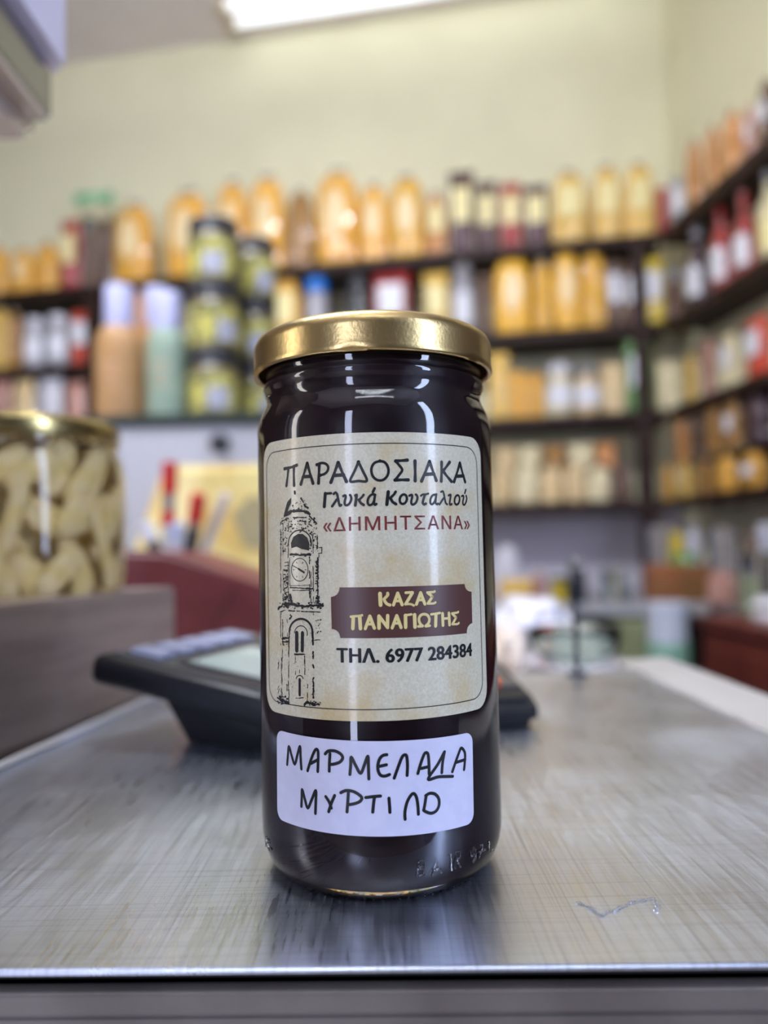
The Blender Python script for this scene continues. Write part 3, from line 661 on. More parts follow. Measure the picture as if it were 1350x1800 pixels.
# yellow pouch
pts = [px_xz(292, 820, 1.0), px_xz(520, 816, 1.0), px_xz(560, 1100, 1.0), px_xz(178, 1100, 1.0)]
pts[2] = (pts[2][0], KZ + 0.001); pts[3] = (pts[3][0], KZ + 0.001)
t = thing('food_pouch', 'cream-yellow printed pouch standing behind the pens', 'pouch', (0, 0, 0), 0)
bm = bmesh.new(); prism_y(bm, pts, 0.985, 1.02); bmesh.ops.bevel(bm, geom=list(bm.edges), offset=0.007, segments=3, affect='EDGES')
link('pouch_body', bm, mat('yellow_pouch_print', (240, 222, 150), 0.5, rgb2=(224, 190, 112), scale=14, lo=0.45, hi=0.62, coat=0.2), t)
bm = bmesh.new(); prism_y(bm, [px_xz(408, 905, 0.985), px_xz(440, 872, 0.985), px_xz(500, 880, 0.985), px_xz(500, 970, 0.985), px_xz(430, 960, 0.985)], 0.9835, 0.9852)
link('grey_print_patch', bm, mat('olive_grey_print', (172, 160, 122), 0.55), t)

# ------------------------------------------------------------------ steel weighing platform (foreground)
TZ = CZ - 0.08
def steel(name, rgb, rough, sx=1.0):
    if name in MATS: return MATS[name]
    m = mat(name, rgb, rough, metal=1.0)
    nt = m.node_tree; L = nt.links; b = nt.nodes['Principled BSDF']
    tc = nt.nodes.new('ShaderNodeTexCoord')
    def nz(scale, vs, det=6, rot=0):
        mp = nt.nodes.new('ShaderNodeMapping'); mp.inputs['Scale'].default_value = vs; mp.inputs['Rotation'].default_value = (0, 0, rot)
        L.new(tc.outputs['Object'], mp.inputs[0]); n = nt.nodes.new('ShaderNodeTexNoise'); n.inputs['Scale'].default_value = scale; n.inputs['Detail'].default_value = det
        L.new(mp.outputs[0], n.inputs['Vector']); return n.outputs['Fac']
    def mr(s, a, c, d0=0.3, d1=0.7):
        r = nt.nodes.new('ShaderNodeMapRange'); r.inputs[1].default_value = d0; r.inputs[2].default_value = d1; r.inputs[3].default_value = a; r.inputs[4].default_value = c; L.new(s, r.inputs[0]); return r.outputs[0]
    def mth(op, a, c):
        n = nt.nodes.new('ShaderNodeMath'); n.operation = op
        for i, v in enumerate((a, c)):
            if isinstance(v, (int, float)): n.inputs[i].default_value = v
            else: L.new(v, n.inputs[i])
        return n.outputs[0]
    smear = mr(nz(14, (1, 1, 1)), -0.06, 0.10)
    grain = mr(nz(60, (14, 1, 1), 3, R(20)), -0.05, 0.05)
    L.new(mth('ADD', mth('ADD', smear, grain), rough), b.inputs['Roughness'])
    s1 = nz(30, (40, 0.5, 1), 1, R(50)); s2 = nz(34, (44, 0.6, 1), 1, R(-32)); s3 = nz(26, (0.6, 46, 1), 1, R(-14))
    sc = mth('ADD', mth('ADD', mr(s1, 0, 1, 0.55, 0.75), mr(s2, 0, 1, 0.55, 0.75)), mr(s3, 0, 1, 0.52, 0.75))
    mx = nt.nodes.new('ShaderNodeMix'); mx.data_type = 'RGBA'
    L.new(mth('MULTIPLY', sc, 0.28), mx.inputs[0]); mx.inputs[6].default_value = (*lin(rgb), 1); mx.inputs[7].default_value = (*lin((166, 166, 180)), 1); L.new(mx.outputs[2], b.inputs['Base Color'])
    bp = nt.nodes.new('ShaderNodeBump'); bp.inputs['Strength'].default_value = 0.06; bp.inputs['Distance'].default_value = 0.00003
    L.new(sc, bp.inputs['Height']); L.new(bp.outputs[0], b.inputs['Normal'])
    return m
st_top = steel('brushed_steel_top', (232, 240, 255), 0.32)
st_body = mat('grey_steel_body', (132, 124, 117), 0.45, metal=0.4, rgb2=(118, 110, 104), scale=40)
st_rim = mat('pale_rim_plastic', (176, 172, 169), 0.38, rgb2=(168, 164, 161), scale=16)
fl, fr = onz(-60, 1706.5, TZ), onz(1410, 1693, TZ)
ll, lr = onz(0, 1352, TZ), onz(240, 1241, TZ)
k = (lr.x - ll.x) / (lr.y - ll.y)
left = lambda y: ll.x + k * (y - ll.y)
XR = 0.160; BACKY = 0.505
fy = lambda x: fl.y + (fr.y - fl.y) * (x - fl.x) / (fr.x - fl.x)
t = thing('weighing_platform', 'scratched stainless steel platform under the labelled jar', 'scale platform', (0, 0.3, TZ - 0.04), 0)
o3 = Vector((0, 0.3, TZ - 0.04))
def pl(poly, z0, z1, bev=0.0):
    bm = bmesh.new(); prism(bm, [(x, y - 0.3) for x, y in poly], z0 + 0.04, z1 + 0.04)
    if bev: bmesh.ops.bevel(bm, geom=list(bm.edges), offset=bev, segments=3, affect='EDGES')
    return bm
P0 = [(left(fy(-0.16)), fy(-0.16)), (XR, fy(XR)), (XR, BACKY), (left(BACKY), BACKY)]
link('top_plate', pl(P0, -0.0014, 0.0, 0.0006), st_top, t)
ins = lambda e: [(P0[0][0] + e, P0[0][1] + e), (P0[1][0] - e, P0[1][1] + e), (P0[2][0] - e, P0[2][1] - e), (P0[3][0] + e, P0[3][1] - e)]
link('shadow_gap_frame', pl(ins(0.006), -0.0048, -0.0014), mat('dark_gap', (40, 38, 38), 0.6), t)
link('upper_body_band', pl(ins(0.0005), -0.0092, -0.0048, 0.0005), st_body, t)
link('lower_body_band', pl(ins(0.0012), -0.0345, -0.0096, 0.0005), st_body, t)
link('body_core', pl(ins(0.004), -0.035, -0.0048), mat('dark_gap', (40, 38, 38)), t)
bm = bmesh.new()
prof = [(XR - 0.0, -0.035), (XR + 0.035, -0.035), (XR + 0.035, 0.002), (XR + 0.033, 0.003), (XR + 0.029, 0.003), (XR + 0.004, 0.0018), (XR, 0.0005)]
lo = [bm.verts.new((x, fy(XR) - 0.3, z + 0.04)) for x, z in prof]; hi = [bm.verts.new((x, 0.54 - 0.3, z + 0.04)) for x, z in prof]
for i in range(len(prof)): bm.faces.new((lo[i], lo[(i + 1) % len(prof)], hi[(i + 1) % len(prof)], hi[i]))
bm.faces.new(lo[::-1]); bm.faces.new(hi)
link('side_rim', bm, st_rim, t, smooth=True, sharp=0.5)
# steel ledge to the left
LZ = CZ - 0.0186
ly = 0.475
t = thing('steel_ledge', 'raised dark stainless ledge left of the platform carrying the big glass jar', 'ledge', (0, 0, 0), 0)
bm = bmesh.new(); prism(bm, [(left(0.05) - 0.0006, 0.14), (left(ly) - 0.0006, ly), (-0.75, ly + 0.06), (-0.75, 0.14)], KZ + 0.0005, LZ)
bmesh.ops.bevel(bm, geom=list(bm.edges), offset=0.0015, segments=2, affect='EDGES')
link('ledge_body', bm, mat('dark_brushed_steel', (186, 172, 167), 0.42, metal=0.85, rgb2=(174, 160, 156), scale=14, aniso=(1, 1, 10)), t)
link('bright_bottom_strip', TUBE([(left(0.15) + 0.0017, 0.152, TZ + 0.0018), (left(ly) + 0.0017, ly - 0.004, TZ + 0.0018)], 0.0016, seg=16), mat('strip_painted_glint', (240, 240, 245), 0.35, metal=0.25), t, smooth=True)  # pale diffuse colour stands in for lamplight reflected along the bead
# trail of tiny droplets on the plate
bm = bmesh.new(); pts = [(1018, 1589), (1030, 1593), (1042, 1599), (1056, 1612), (1068, 1604), (1084, 1601), (1098, 1594), (1112, 1586), (1130, 1583), (1148, 1582), (1156, 1592), (1154, 1602)]
for (x0, y0), (x1, y1) in zip(pts, pts[1:]):
    for i in range(3):
        q = onz(x0 + (x1 - x0) * i / 3 + random.uniform(-2, 2), y0 + (y1 - y0) * i / 3 + random.uniform(-1.5, 1.5), TZ)
        bmesh.ops.create_icosphere(bm, subdivisions=1, radius=random.uniform(0.00035, 0.00065), matrix=Matrix.Translation((q.x, q.y, TZ + 0.00008)) @ Matrix.Diagonal((1.3, 1, 0.8, 1)))
tag(link('water_droplets', bm, mat('droplet_glass', (255, 255, 255), 0.05, trans=1.0, ior=1.33), smooth=True), 'squiggly trail of tiny clear droplets on the steel platform', 'droplets', kind='stuff')

# ------------------------------------------------------------------ the labelled jar
RJ = 0.03136; D0 = 0.2078; JX = -0.0022
JP = Vector((JX, D0, TZ))
glass = mat('clear_glass', (255, 255, 255), 0.02, trans=1.0, ior=1.5)
jam_m = mat('blueberry_jam', (30, 6, 18), 0.35, rgb2=(20, 4, 14), scale=120, lo=0.45, hi=0.7, spec=0.3)
J = thing('marmalade_jar', 'tall jar of dark blueberry jam with gold lid and two labels on the steel platform', 'jar', JP)
mm = 0.001
prof = [(0.0, 2.2), (20.0, 1.6), (24.5, 0.4), (26.0, 0.0), (27.2, 0.5), (28.6, 1.8), (30.0, 4.2), (30.9, 7.0), (31.3, 10.0), (31.36, 14), (31.36, 40), (31.36, 80), (31.36, 110), (31.3, 112.2), (30.9, 114.4), (30.1, 116.4), (29.3, 117.9), (28.85, 119.2), (28.8, 120.6), (29.1, 121.8), (29.55, 122.6), (29.7, 123.4), (29.5, 124.2), (29.05, 124.8), (29.0, 126), (29.3, 127), (29.3, 127.8), (28.9, 128.4), (28.7, 131), (28.4, 133.6), (0.0, 133.7)]
def fprof(sc): return [(r * mm, z * mm) for r, z in sc]
def smooth_lathe(pr, seg=128):
    bm = bmesh.new(); rings = []
    for r, z in pr:
        if r < 1e-9: rings.append([bm.verts.new((0, 0, z))]); continue
        rings.append([bm.verts.new((r * math.cos(2 * math.pi * i / seg), r * math.sin(2 * math.pi * i / seg), z)) for i in range(seg)])
    for a, b in zip(rings, rings[1:]):
        for i in range(seg):
            j = (i + 1) % seg
            if len(a) == 1: bm.faces.new((a[0], b[j], b[i]))
            elif len(b) == 1: bm.faces.new((a[i], a[j], b[0]))
            else: bm.faces.new((a[i], a[j], b[j], b[i]))
    return bm
g = link('glass', smooth_lathe(fprof(prof)), glass, J, smooth=True)
jp = [(0.0, 3.0), (24.0, 3.0), (27.2, 3.6), (29.0, 6.0), (29.9, 9.5), (30.2, 13), (30.25, 60), (30.25, 110), (29.9, 112.6), (28.9, 115.6), (27.9, 118.3), (27.6, 120.6), (28.0, 123), (27.8, 126), (27.6, 131.5), (0.0, 131.6)]
link('jam', smooth_lathe(fprof(jp)), jam_m, J, smooth=True)
# ridges under the foot
bm = bmesh.new()
for i in range(84):
    a = 2 * math.pi * i / 84
    bmesh.ops.create_icosphere(bm, subdivisions=1, radius=0.00075, matrix=Matrix.Rotation(a, 4, 'Z') @ Matrix.Translation((0.0268, 0, 0.0009)) @ Matrix.Diagonal((1.1, 0.65, 1.1, 1)))
link('foot_ridges', bm, glass, g, smooth=True)
# lid
gold = mat('gold_lacquer_metal', (200, 174, 118), 0.3, metal=1.0, bump=0.16, bscale=1100)
gold.node_tree.nodes['Bump'].inputs['Distance'].default_value = 0.0003
lidp = [(0.0, 134.9), (26.0, 134.9), (26.6, 135.2), (27.0, 136.2), (27.6, 136.7), (28.9, 136.9), (30.0, 136.7), (31.2, 135.8), (31.85, 134.4), (32.0, 133.2), (32.0, 129.0), (32.15, 128.2), (32.2, 127.3), (31.9, 126.75), (31.3, 126.7), (30.8, 127.2), (30.75, 128.0), (30.9, 129.0), (30.9, 132.8), (30.0, 133.8), (0.0, 133.9)]
# finer, pressed lugs: push the lower hem in at six places
bm = smooth_lathe(fprof(lidp), 180)
for v in bm.verts:
    if 0.1262 < v.co.z < 0.1296 and v.co.xy.length > 0.0315:
        a = math.atan2(v.co.y, v.co.x) + R(97)
        s = max(0, math.cos(a * 6)) ** 6
        v.co.xy *= 1 - 0.006 * s
        v.co.z += 0.0007 * s
link('lid', bm, gold, J, smooth=True, sharp=1.2)
# --- things wrapped on the jar wall -------------------------------------------------
def cyl(px, py, r=RJ):       # pixel -> (arc length s, height z) on the jar wall, in metres
    v = ray(px, py); ox, oy = EYE.x - JX, EYE.y - D0
    a = v.x * v.x + v.y * v.y; b = ox * v.x + oy * v.y; c = ox * ox + oy * oy - r * r
    k = (-b - math.sqrt(max(0, b * b - a * c))) / a
    return math.atan2(ox + k * v.x, -(oy + k * v.y)) * r, EYE.z + k * v.z - TZ
def wrap(s, z, r): return Vector((r * math.sin(s / RJ), -r * math.cos(s / RJ), z))
def wrap_flat(bm, r, step=0.0007):    # bm lies in (s, z, 0): slice and wrap
    xs = [v.co.x for v in bm.verts]; x = math.floor(min(xs) / step) * step
    while x < max(xs):
        bmesh.ops.bisect_plane(bm, geom=list(bm.verts) + list(bm.edges) + list(bm.faces), plane_co=(x, 0, 0), plane_no=(1, 0, 0), dist=1e-8)
        x += step
    for v in bm.verts: v.co = wrap(v.co.x, v.co.y, r)
    return bm
def face_poly(pts, r):
    bm = bmesh.new(); bm.faces.new([bm.verts.new((s, z, 0)) for s, z in pts]); return wrap_flat(bm, r)
def rounded(s0, s1, z0, z1, rad, n=6, rot=0.0):
    out = []
    for cx, cz, a0 in ((s1 - rad, z1 - rad, 0), (s0 + rad, z1 - rad, 90), (s0 + rad, z0 + rad, 180), (s1 - rad, z0 + rad, 270)):
        for i in range(n + 1):
            a = R(a0 + 90 * i / n); out.append((cx + rad * math.cos(a), cz + rad * math.sin(a)))
    if rot:
        mx, mz = (s0 + s1) / 2, (z0 + z1) / 2
        out = [(mx + (s - mx) * math.cos(rot) - (z - mz) * math.sin(rot), mz + (s - mx) * math.sin(rot) + (z - mz) * math.cos(rot)) for s, z in out]
    return out
def stroke(bm, pts, w, r, closed=False):     # pts in (s,z), ribbon of width w; w may be a list (flared ends)
    P = []; W = []
    ws = w if isinstance(w, list) else [w] * len(pts)
    src = list(pts) + ([pts[0]] if closed else []); ws = ws + ([ws[0]] if closed else [])
    for (a, b), (wa, wb) in zip(zip(src, src[1:]), zip(ws, ws[1:])):
        n = max(1, int(math.hypot(b[0] - a[0], b[1] - a[1]) / 0.0006))
        for i in range(n): P.append((a[0] + (b[0] - a[0]) * i / n, a[1] + (b[1] - a[1]) * i / n)); W.append(wa + (wb - wa) * i / n)
    P.append(src[-1]); W.append(ws[-1])
    prev = None; N = len(P)
    def disc(p, wd):
        c = [bm.verts.new(wrap(p[0] + wd / 2 * math.cos(2 * math.pi * i / 10), p[1] + wd / 2 * math.sin(2 * math.pi * i / 10), r)) for i in range(10)]
        bm.faces.new(c)
    for i, p in enumerate(P):
        a, b = P[max(i - 1, 0)], P[min(i + 1, N - 1)]
        dx, dz = b[0] - a[0], b[1] - a[1]; l = math.hypot(dx, dz) or 1
        nx, nz = -dz / l * W[i] / 2, dx / l * W[i] / 2
        cur = (bm.verts.new(wrap(p[0] + nx, p[1] + nz, r)), bm.verts.new(wrap(p[0] - nx, p[1] - nz, r)))
        if prev: bm.faces.new((prev[0], prev[1], cur[1], cur[0]))
        prev = cur
    # round ends and bends
    if not closed: disc(P[0], W[0]); disc(P[-1], W[-1])
    for q, wq in zip(pts[1:-1], ws[1:-1]): disc(q, wq)
def spline(pts, n=6):
    out = []
    for i in range(len(pts) - 1):
        p0, p1, p2, p3 = pts[max(i - 1, 0)], pts[i], pts[i + 1], pts[min(i + 2, len(pts) - 1)]
        for k in range(n):
            t = k / n
            out.append(tuple(0.5 * (2 * p1[j] + (p2[j] - p0[j]) * t + (2 * p0[j] - 5 * p1[j] + 4 * p2[j] - p3[j]) * t * t + (3 * p1[j] - p0[j] - 3 * p2[j] + p3[j]) * t ** 3) for j in (0, 1)))
    out.append(pts[-1]); return out
def text_bm(body, L, Rr, cap, r, off=0.0, shear=0.0, space=1.0, bold=0.0):
    """text from pixel L to pixel Rr on its baseline, cap = capital height in metres"""
    def mesh_of(tx):
        c = bpy.data.curves.new('lettering', 'FONT'); c.body = tx; c.size = 1; c.offset = off; c.shear = shear; c.space_character = space; c.resolution_u = 4
        o = bpy.data.objects.new('lettering', c); COL.objects.link(o)
        dg = bpy.context.evaluated_depsgraph_get(); me = bpy.data.meshes.new_from_object(o.evaluated_get(dg))
        bm = bmesh.new(); bm.from_mesh(me); bpy.data.objects.remove(o); bpy.data.curves.remove(c); bpy.data.meshes.remove(me); return bm
    ref = mesh_of('Η'); ch = max(v.co.y for v in ref.verts) - off; ref.free()
    bm = mesh_of(body); x0 = min(v.co.x for v in bm.verts); x1 = max(v.co.x for v in bm.verts)
    s0, z0 = cyl(*L); s1, z1 = cyl(*Rr); sl = (z1 - z0) / (s1 - s0)
    for v in bm.verts:
        s = s0 + (s1 - s0) * (v.co.x - x0) / (x1 - x0)
        v.co = Vector((s, z0 + sl * (s - s0) + v.co.y * cap / ch, 0))
    if bold:
        tmp = bpy.data.meshes.new('lettering'); bm.to_mesh(tmp); base = [v.co.copy() for v in bm.verts]
        for dx, dz in ((-1, 0), (-0.5, 0.5), (0.5, -0.5), (0.5, 0.5), (-0.5, -0.5)):
            k0 = len(bm.verts); bm.from_mesh(tmp); bm.verts.ensure_lookup_table()
            for v in bm.verts[k0:]: v.co += Vector((dx * bold, dz * bold, 0))
        for v in bm.verts[:len(base)]: v.co.x += bold
        bpy.data.meshes.remove(tmp)
    return wrap_flat(bm, r)
E1, E2, E3 = RJ + 0.00014, RJ + 0.00020, RJ + 0.00026
# main paper label
paper = mat('aged_label_paper', (206, 199, 174), 0.36, spec=0.5, coat=0.35, coatrough=0.1)
nt = paper.node_tree; b = nt.nodes['Principled BSDF']; LK = nt.links
tc = nt.nodes.new('ShaderNodeTexCoord')
def nznode(scale, det, rough=0.5):
    n = nt.nodes.new('ShaderNodeTexNoise'); n.inputs['Scale'].default_value = scale; n.inputs['Detail'].default_value = det; n.inputs['Roughness'].default_value = rough
    LK.new(tc.outputs['Object'], n.inputs['Vector']); return n.outputs['Fac']
def ramp(src, p0, c0, p1, c1):
    rp = nt.nodes.new('ShaderNodeValToRGB'); rp.color_ramp.elements[0].position = p0; rp.color_ramp.elements[1].position = p1
    rp.color_ramp.elements[0].color = c0; rp.color_ramp.elements[1].color = c1; LK.new(src, rp.inputs[0]); return rp.outputs[0]
basec = ramp(nznode(1600, 3), 0.3, (*lin((196, 190, 164)), 1), 0.7, (*lin((214, 208, 184)), 1))
mixn = nt.nodes.new('ShaderNodeMix'); mixn.data_type = 'RGBA'
LK.new(ramp(nznode(46, 6, 0.6), 0.50, (0, 0, 0, 1), 0.72, (0.9, 0.9, 0.9, 1)), mixn.inputs[0])
LK.new(basec, mixn.inputs[6]); mixn.inputs[7].default_value = (*lin((190, 160, 90)), 1); LK.new(mixn.outputs[2], b.inputs['Base Color'])
SL, SRt = R(-62) * RJ, R(57.3) * RJ
z_top, z_bot = cyl(655, 760)[1], cyl(662, 1267.5)[1]
lab = link('label_or_glare', face_poly(rounded(SL, SRt, z_bot, z_top, 0.0047), E1), paper, J, smooth=True)
lab['label'] = 'aged beige printed label wrapped round the jar'
ink = mat('black_ink', (26, 28, 30), 0.4, spec=0.4); redink = mat('maroon_ink', (128, 48, 44), 0.4); brownink = mat('brown_plate_ink', (84, 54, 48), 0.36); creamink = mat('cream_ink', (222, 204, 136), 0.4)
bm = bmesh.new(); inn = 0.0024
stroke(bm, rounded(SL + 0.0019, SRt - 0.0022, z_bot + 0.0026, z_top - 0.0026, 0.0042, 8), 0.00021, E2, closed=True)
link('border_line', bm, ink, lab)
# title, hand-cut letters: coordinates of an enlargement starting at pixel (450, 750)
ZA = lambda x, y: cyl(450 + x / 3.1395, 750 + y / 3.1395)
title = [[(160, 233), (200, 224), (228, 213)], [(182, 228), (178, 270), (171, 326)], [(212, 219), (211, 270), (213, 324)],
 [(285, 202), (268, 258), (250, 318)], [(285, 202), (300, 258), (317, 313)], [(262, 277), (304, 274)],
 [(351, 207), (350, 250), (347, 312)], [(338, 210), (362, 201), (386, 205), (400, 222), (396, 245), (380, 261), (358, 268)],
 [(455, 198), (436, 250), (415, 308)], [(455, 198), (476, 250), (500, 303)], [(431, 270), (484, 266)],
 [(566, 195), (545, 245), (521, 301), (566, 300), (612, 299), (590, 245), (566, 195)],
 [(684, 190), (655, 200), (640, 222), (637, 247), (646, 275), (664, 292), (686, 297), (708, 290), (725, 270), (731, 243), (724, 215), (708, 196), (684, 190)],
 [(834, 185), (800, 188), (770, 190)], [(770, 191), (790, 214), (806, 240), (788, 268), (767, 295)], [(767, 295), (805, 294), (839, 294)],
 [(876, 190), (877, 245), (877, 299)],
 [(956, 192), (935, 245), (912, 301)], [(956, 192), (974, 245), (993, 297)], [(930, 264), (980, 261)],
 [(1022, 196), (1022, 250), (1020, 301)], [(1066, 196), (1045, 226), (1027, 247)], [(1030, 245), (1050, 272), (1076, 303)],
 [(1122, 201), (1108, 250), (1090, 304)], [(1122, 201), (1135, 250), (1151, 305)], [(1102, 274), (1142, 272)]]
bm = bmesh.new()
for s in title:
    q = [ZA(*p) for p in s]
    n = len(q)
    sm = spline(q, 5) if n > 3 else q
    w = 0.00066
    stroke(bm, sm, [w * (1.25 if i in (0, len(sm) - 1) else 0.92) for i in range(len(sm))], E2)
link('title_lettering', bm, ink, lab)
def lettering(name, groups, r, m):
    bm = bmesh.new()
    for (ox, oy, sc), strokes in groups:
        for w, *pts in strokes:
            q = [cyl(ox + x / sc, oy + y / sc) for x, y in pts]
            if len(q) > 3: q = spline(q, 6)
            ww = w / sc * 0.152e-3
            stroke(bm, q, [ww * (1.08 if i in (0, len(q) - 1) else 0.96) for i in range(len(q))], r)
    return link(name, bm, m, lab)
def ring(cx, cy, rx, ry, sl=0.0): return [(cx + rx * math.cos(i * math.pi / 8) - sl * ry * math.sin(i * math.pi / 8), cy + ry * math.sin(i * math.pi / 8)) for i in range(17)]
G1, G2, G3, G4 = (560, 850, 9.643), (690, 850, 9.643), (605, 1025, 12.27), (710, 1025, 12.27)
lettering('subtitle_lettering', [(G1, [
 (45, (102, 392), (120, 168)), (34, (112, 170), (218, 166)),
 (38, (262, 175), (292, 154), (318, 182), (336, 262), (350, 336), (368, 376), (386, 364)), (36, (314, 270), (235, 385)),
 (37, (424, 213), (452, 200), (464, 226), (448, 300), (448, 350), (476, 370), (516, 350), (548, 300), (558, 250), (548, 212), (536, 196)),
 (42, (628, 205), (645, 196)), (42, (644, 198), (638, 280), (624, 370)), (34, (764, 192), (742, 226), (686, 278)), (38, (686, 278), (716, 330), (766, 364)),
 (37, (950, 188), (905, 186), (858, 226), (834, 290), (842, 348), (872, 366), (914, 344), (944, 290)), (37, (958, 192), (946, 270), (940, 336), (958, 362), (978, 348)), (36, (950, 82), (920, 146)),
 (46, (1180, 140), (1156, 356)), (38, (1304, 140), (1278, 184), (1214, 246)), (42, (1214, 246), (1250, 310), (1308, 348))]),
 (G2, [(38, *ring(180, 266, 60, 80, 0.12)), (36, (284, 206), (318, 192), (330, 220), (314, 300), (322, 350), (354, 354), (394, 320), (418, 252), (410, 206), (392, 188)),
 (32, (478, 206), (508, 186), (552, 184), (598, 172)), (40, (542, 196), (518, 270), (508, 326), (530, 354), (558, 342)),
 (35, (728, 190), (682, 196), (646, 240), (634, 300), (642, 344), (670, 350), (704, 312), (724, 268)), (35, (736, 184), (726, 262), (724, 328), (744, 352), (764, 342)),
 (33, (816, 142), (844, 132), (860, 164), (878, 256), (894, 328), (916, 352)), (30, (856, 250), (788, 356)),
 (34, (944, 202), (978, 192), (968, 270), (960, 342), (974, 360), (994, 348)), (34, *ring(1085, 278, 42, 80, 0.1)),
 (30, (1164, 215), (1188, 206), (1196, 232), (1182, 308), (1188, 354), (1212, 358), (1238, 310), (1248, 252), (1238, 208)), (26, (1232, 104), (1214, 166))])], E2, ink)
link('place_lettering', text_bm('«ΔΗΜΗΤΣΑΝΑ»', (450 + 374 / 3.1395, 750 + 579 / 3.1395), (450 + 1176 / 3.1395, 750 + 566 / 3.1395), 0.00318, E2, space=1.12, bold=0.00004), redink, lab)
ZB = lambda x, y: cyl(450 + x / 3.1395, 1000 + y / 3.1395)
def arc(c0, mid, c1):          # concave corner as a quadratic curve
    return [tuple((1 - t) ** 2 * c0[j] + 2 * t * (1 - t) * mid[j] + t * t * c1[j] for j in (0, 1)) for t in [i / 6 for i in range(7)]]
pp = arc((1148, 83), (1150, 124), (1186, 126)) + arc((1190, 298), (1158, 312), (1160, 355)) + arc((467, 381), (462, 334), (420, 331)) + arc((415, 155), (462, 148), (463, 102))
plate = link('name_plate', face_poly([ZB(*p) for p in pp], E2), brownink, lab, smooth=True)
lettering('plate_lettering', [(G3, [(66, (772, 225), (784, 470)), (56, (936, 220), (940, 250), (905, 295), (856, 345)), (56, (856, 345), (882, 400), (926, 450), (982, 470)),
 (54, (1150, 215), (1060, 470)), (56, (1150, 215), (1245, 465)), (42, (1095, 385), (1200, 385))]),
 (G4, [(46, (32, 206), (182, 198)), (54, (178, 206), (32, 448)), (44, (24, 454), (100, 450), (155, 456), (205, 480)),
 (54, (350, 205), (262, 455)), (56, (350, 205), (443, 450)), (42, (300, 365), (400, 363)),
 (46, (650, 178), (630, 190), (560, 196), (496, 202)), (50, (502, 206), (604, 290)), (50, (604, 290), (508, 436)), (44, (508, 440), (580, 440), (640, 434), (668, 416))])], E3, creamink)
lettering('plate_lettering', [(G3, [(46, (152, 722), (260, 710), (330, 706), (386, 692)), (62, (202, 725), (192, 978)), (62, (338, 715), (354, 978)),
 (54, (555, 710), (458, 980)), (56, (555, 710), (652, 970)), (42, (500, 885), (605, 883)),
 (62, (750, 712), (752, 968)), (56, (750, 706), (935, 956)), (58, (936, 698), (932, 952)),
 (54, (1130, 700), (1032, 965)), (56, (1130, 700), (1222, 955)), (42, (1080, 868), (1180, 864))]),
 (G4, [(62, (28, 695), (32, 950)), (44, (20, 690), (90, 684), (152, 672)), (64, (222, 682), (232, 945)),
 (44, (302, 932), (392, 926)), (54, (392, 922), (336, 862), (316, 772), (350, 696), (425, 668), (500, 694), (538, 772), (520, 858), (462, 922)), (44, (462, 928), (548, 916)),
 (44, (578, 672), (670, 660), (764, 642)), (62, (680, 670), (672, 922)),
 (58, (820, 655), (830, 908)), (58, (956, 646), (970, 898)), (42, (830, 765), (960, 756)),
 (44, (1156, 620), (1130, 636), (1080, 642), (1022, 652)), (48, (1026, 656), (1110, 742)), (48, (1110, 742), (1032, 882)), (44, (1032, 886), (1090, 884), (1140, 880), (1168, 858))])], E3, creamink)
link('phone_lettering', text_bm('ΤΗΛ. 6977 284384', (450 + 450 / 3.1395, 1000 + 514 / 3.1395), (450 + 1188 / 3.1395, 1000 + 478 / 3.1395), 0.00315, E2, bold=0.00017), ink, lab)
# tower drawing: coordinates of an enlargement starting at pixel (450, 840)
ZT = lambda x, y: cyl(450 + x / 4.287, 840 + y / 4.286)
PXM = 0.1335e-3 / 4.287 * 1.2       # metres per enlargement pixel (facing)
bm = bmesh.new(); rt = random.Random(3)
def S(pts, w, jit=0.0, dash=None):
    if jit or dash:
        q = []
        for a, b2 in zip(pts, pts[1:]):
            n = max(1, int(math.hypot(b2[0] - a[0], b2[1] - a[1]) / 12))
            for i in range(n): q.append((a[0] + (b2[0] - a[0]) * i / n + rt.uniform(-jit, jit), a[1] + (b2[1] - a[1]) * i / n + rt.uniform(-jit, jit)))
        q.append(pts[-1])
        if dash:
            i = 0
            while i < len(q) - 1:
                j = min(len(q) - 1, i + rt.randint(1, 5))
                if rt.random() < dash: stroke(bm, [ZT(*p) for p in q[i:j + 1]], [w * PXM * rt.uniform(0.5, 1.4) for _ in q[i:j + 1]], E2)
                i = j
            return
        stroke(bm, [ZT(*p) for p in q], [w * PXM * rt.uniform(0.6, 1.3) for _ in q], E2); return
    stroke(bm, [ZT(*p) for p in pts], w * PXM, E2)
def FP(pts):
    bm.faces.new([bm.verts.new(wrap(*ZT(*p), E2)) for p in pts])
def el(cx, cy, rx, ry, a0, a1, n=20): return [(cx + rx * math.cos(R(a0 + (a1 - a0) * i / n)), cy - ry * math.sin(R(a0 + (a1 - a0) * i / n))) for i in range(n + 1)]
def specks(x0, x1, y0, y1, n, s0, s1):
    for _ in range(n):
        x, y = rt.uniform(x0, x1), rt.uniform(y0, y1); s = rt.uniform(s0, s1); a0 = rt.uniform(0, 6)
        k = rt.randint(4, 6)
        FP([(x + s * rt.uniform(0.5, 1.4) * math.cos(a0 + 6.283 * i / k), y + s * rt.uniform(0.5, 1.4) * math.sin(a0 + 6.283 * i / k)) for i in range(k)])
S([(295, 104), (297, 118)], 16)
FP([(268, 150), (240, 182), (228, 225)]); FP([(228, 225), (268, 190), (268, 150)]); FP([(228, 225), (212, 288), (234, 280)]); FP([(228, 225), (234, 280), (252, 225), (268, 190)])
S([(345, 155), (362, 185)], 14, 3); S([(366, 203), (394, 226)], 15, 3); S([(268, 150), (300, 135), (338, 150)], 3, 2, 0.5)
specks(270, 390, 170, 240, 26, 2, 6)
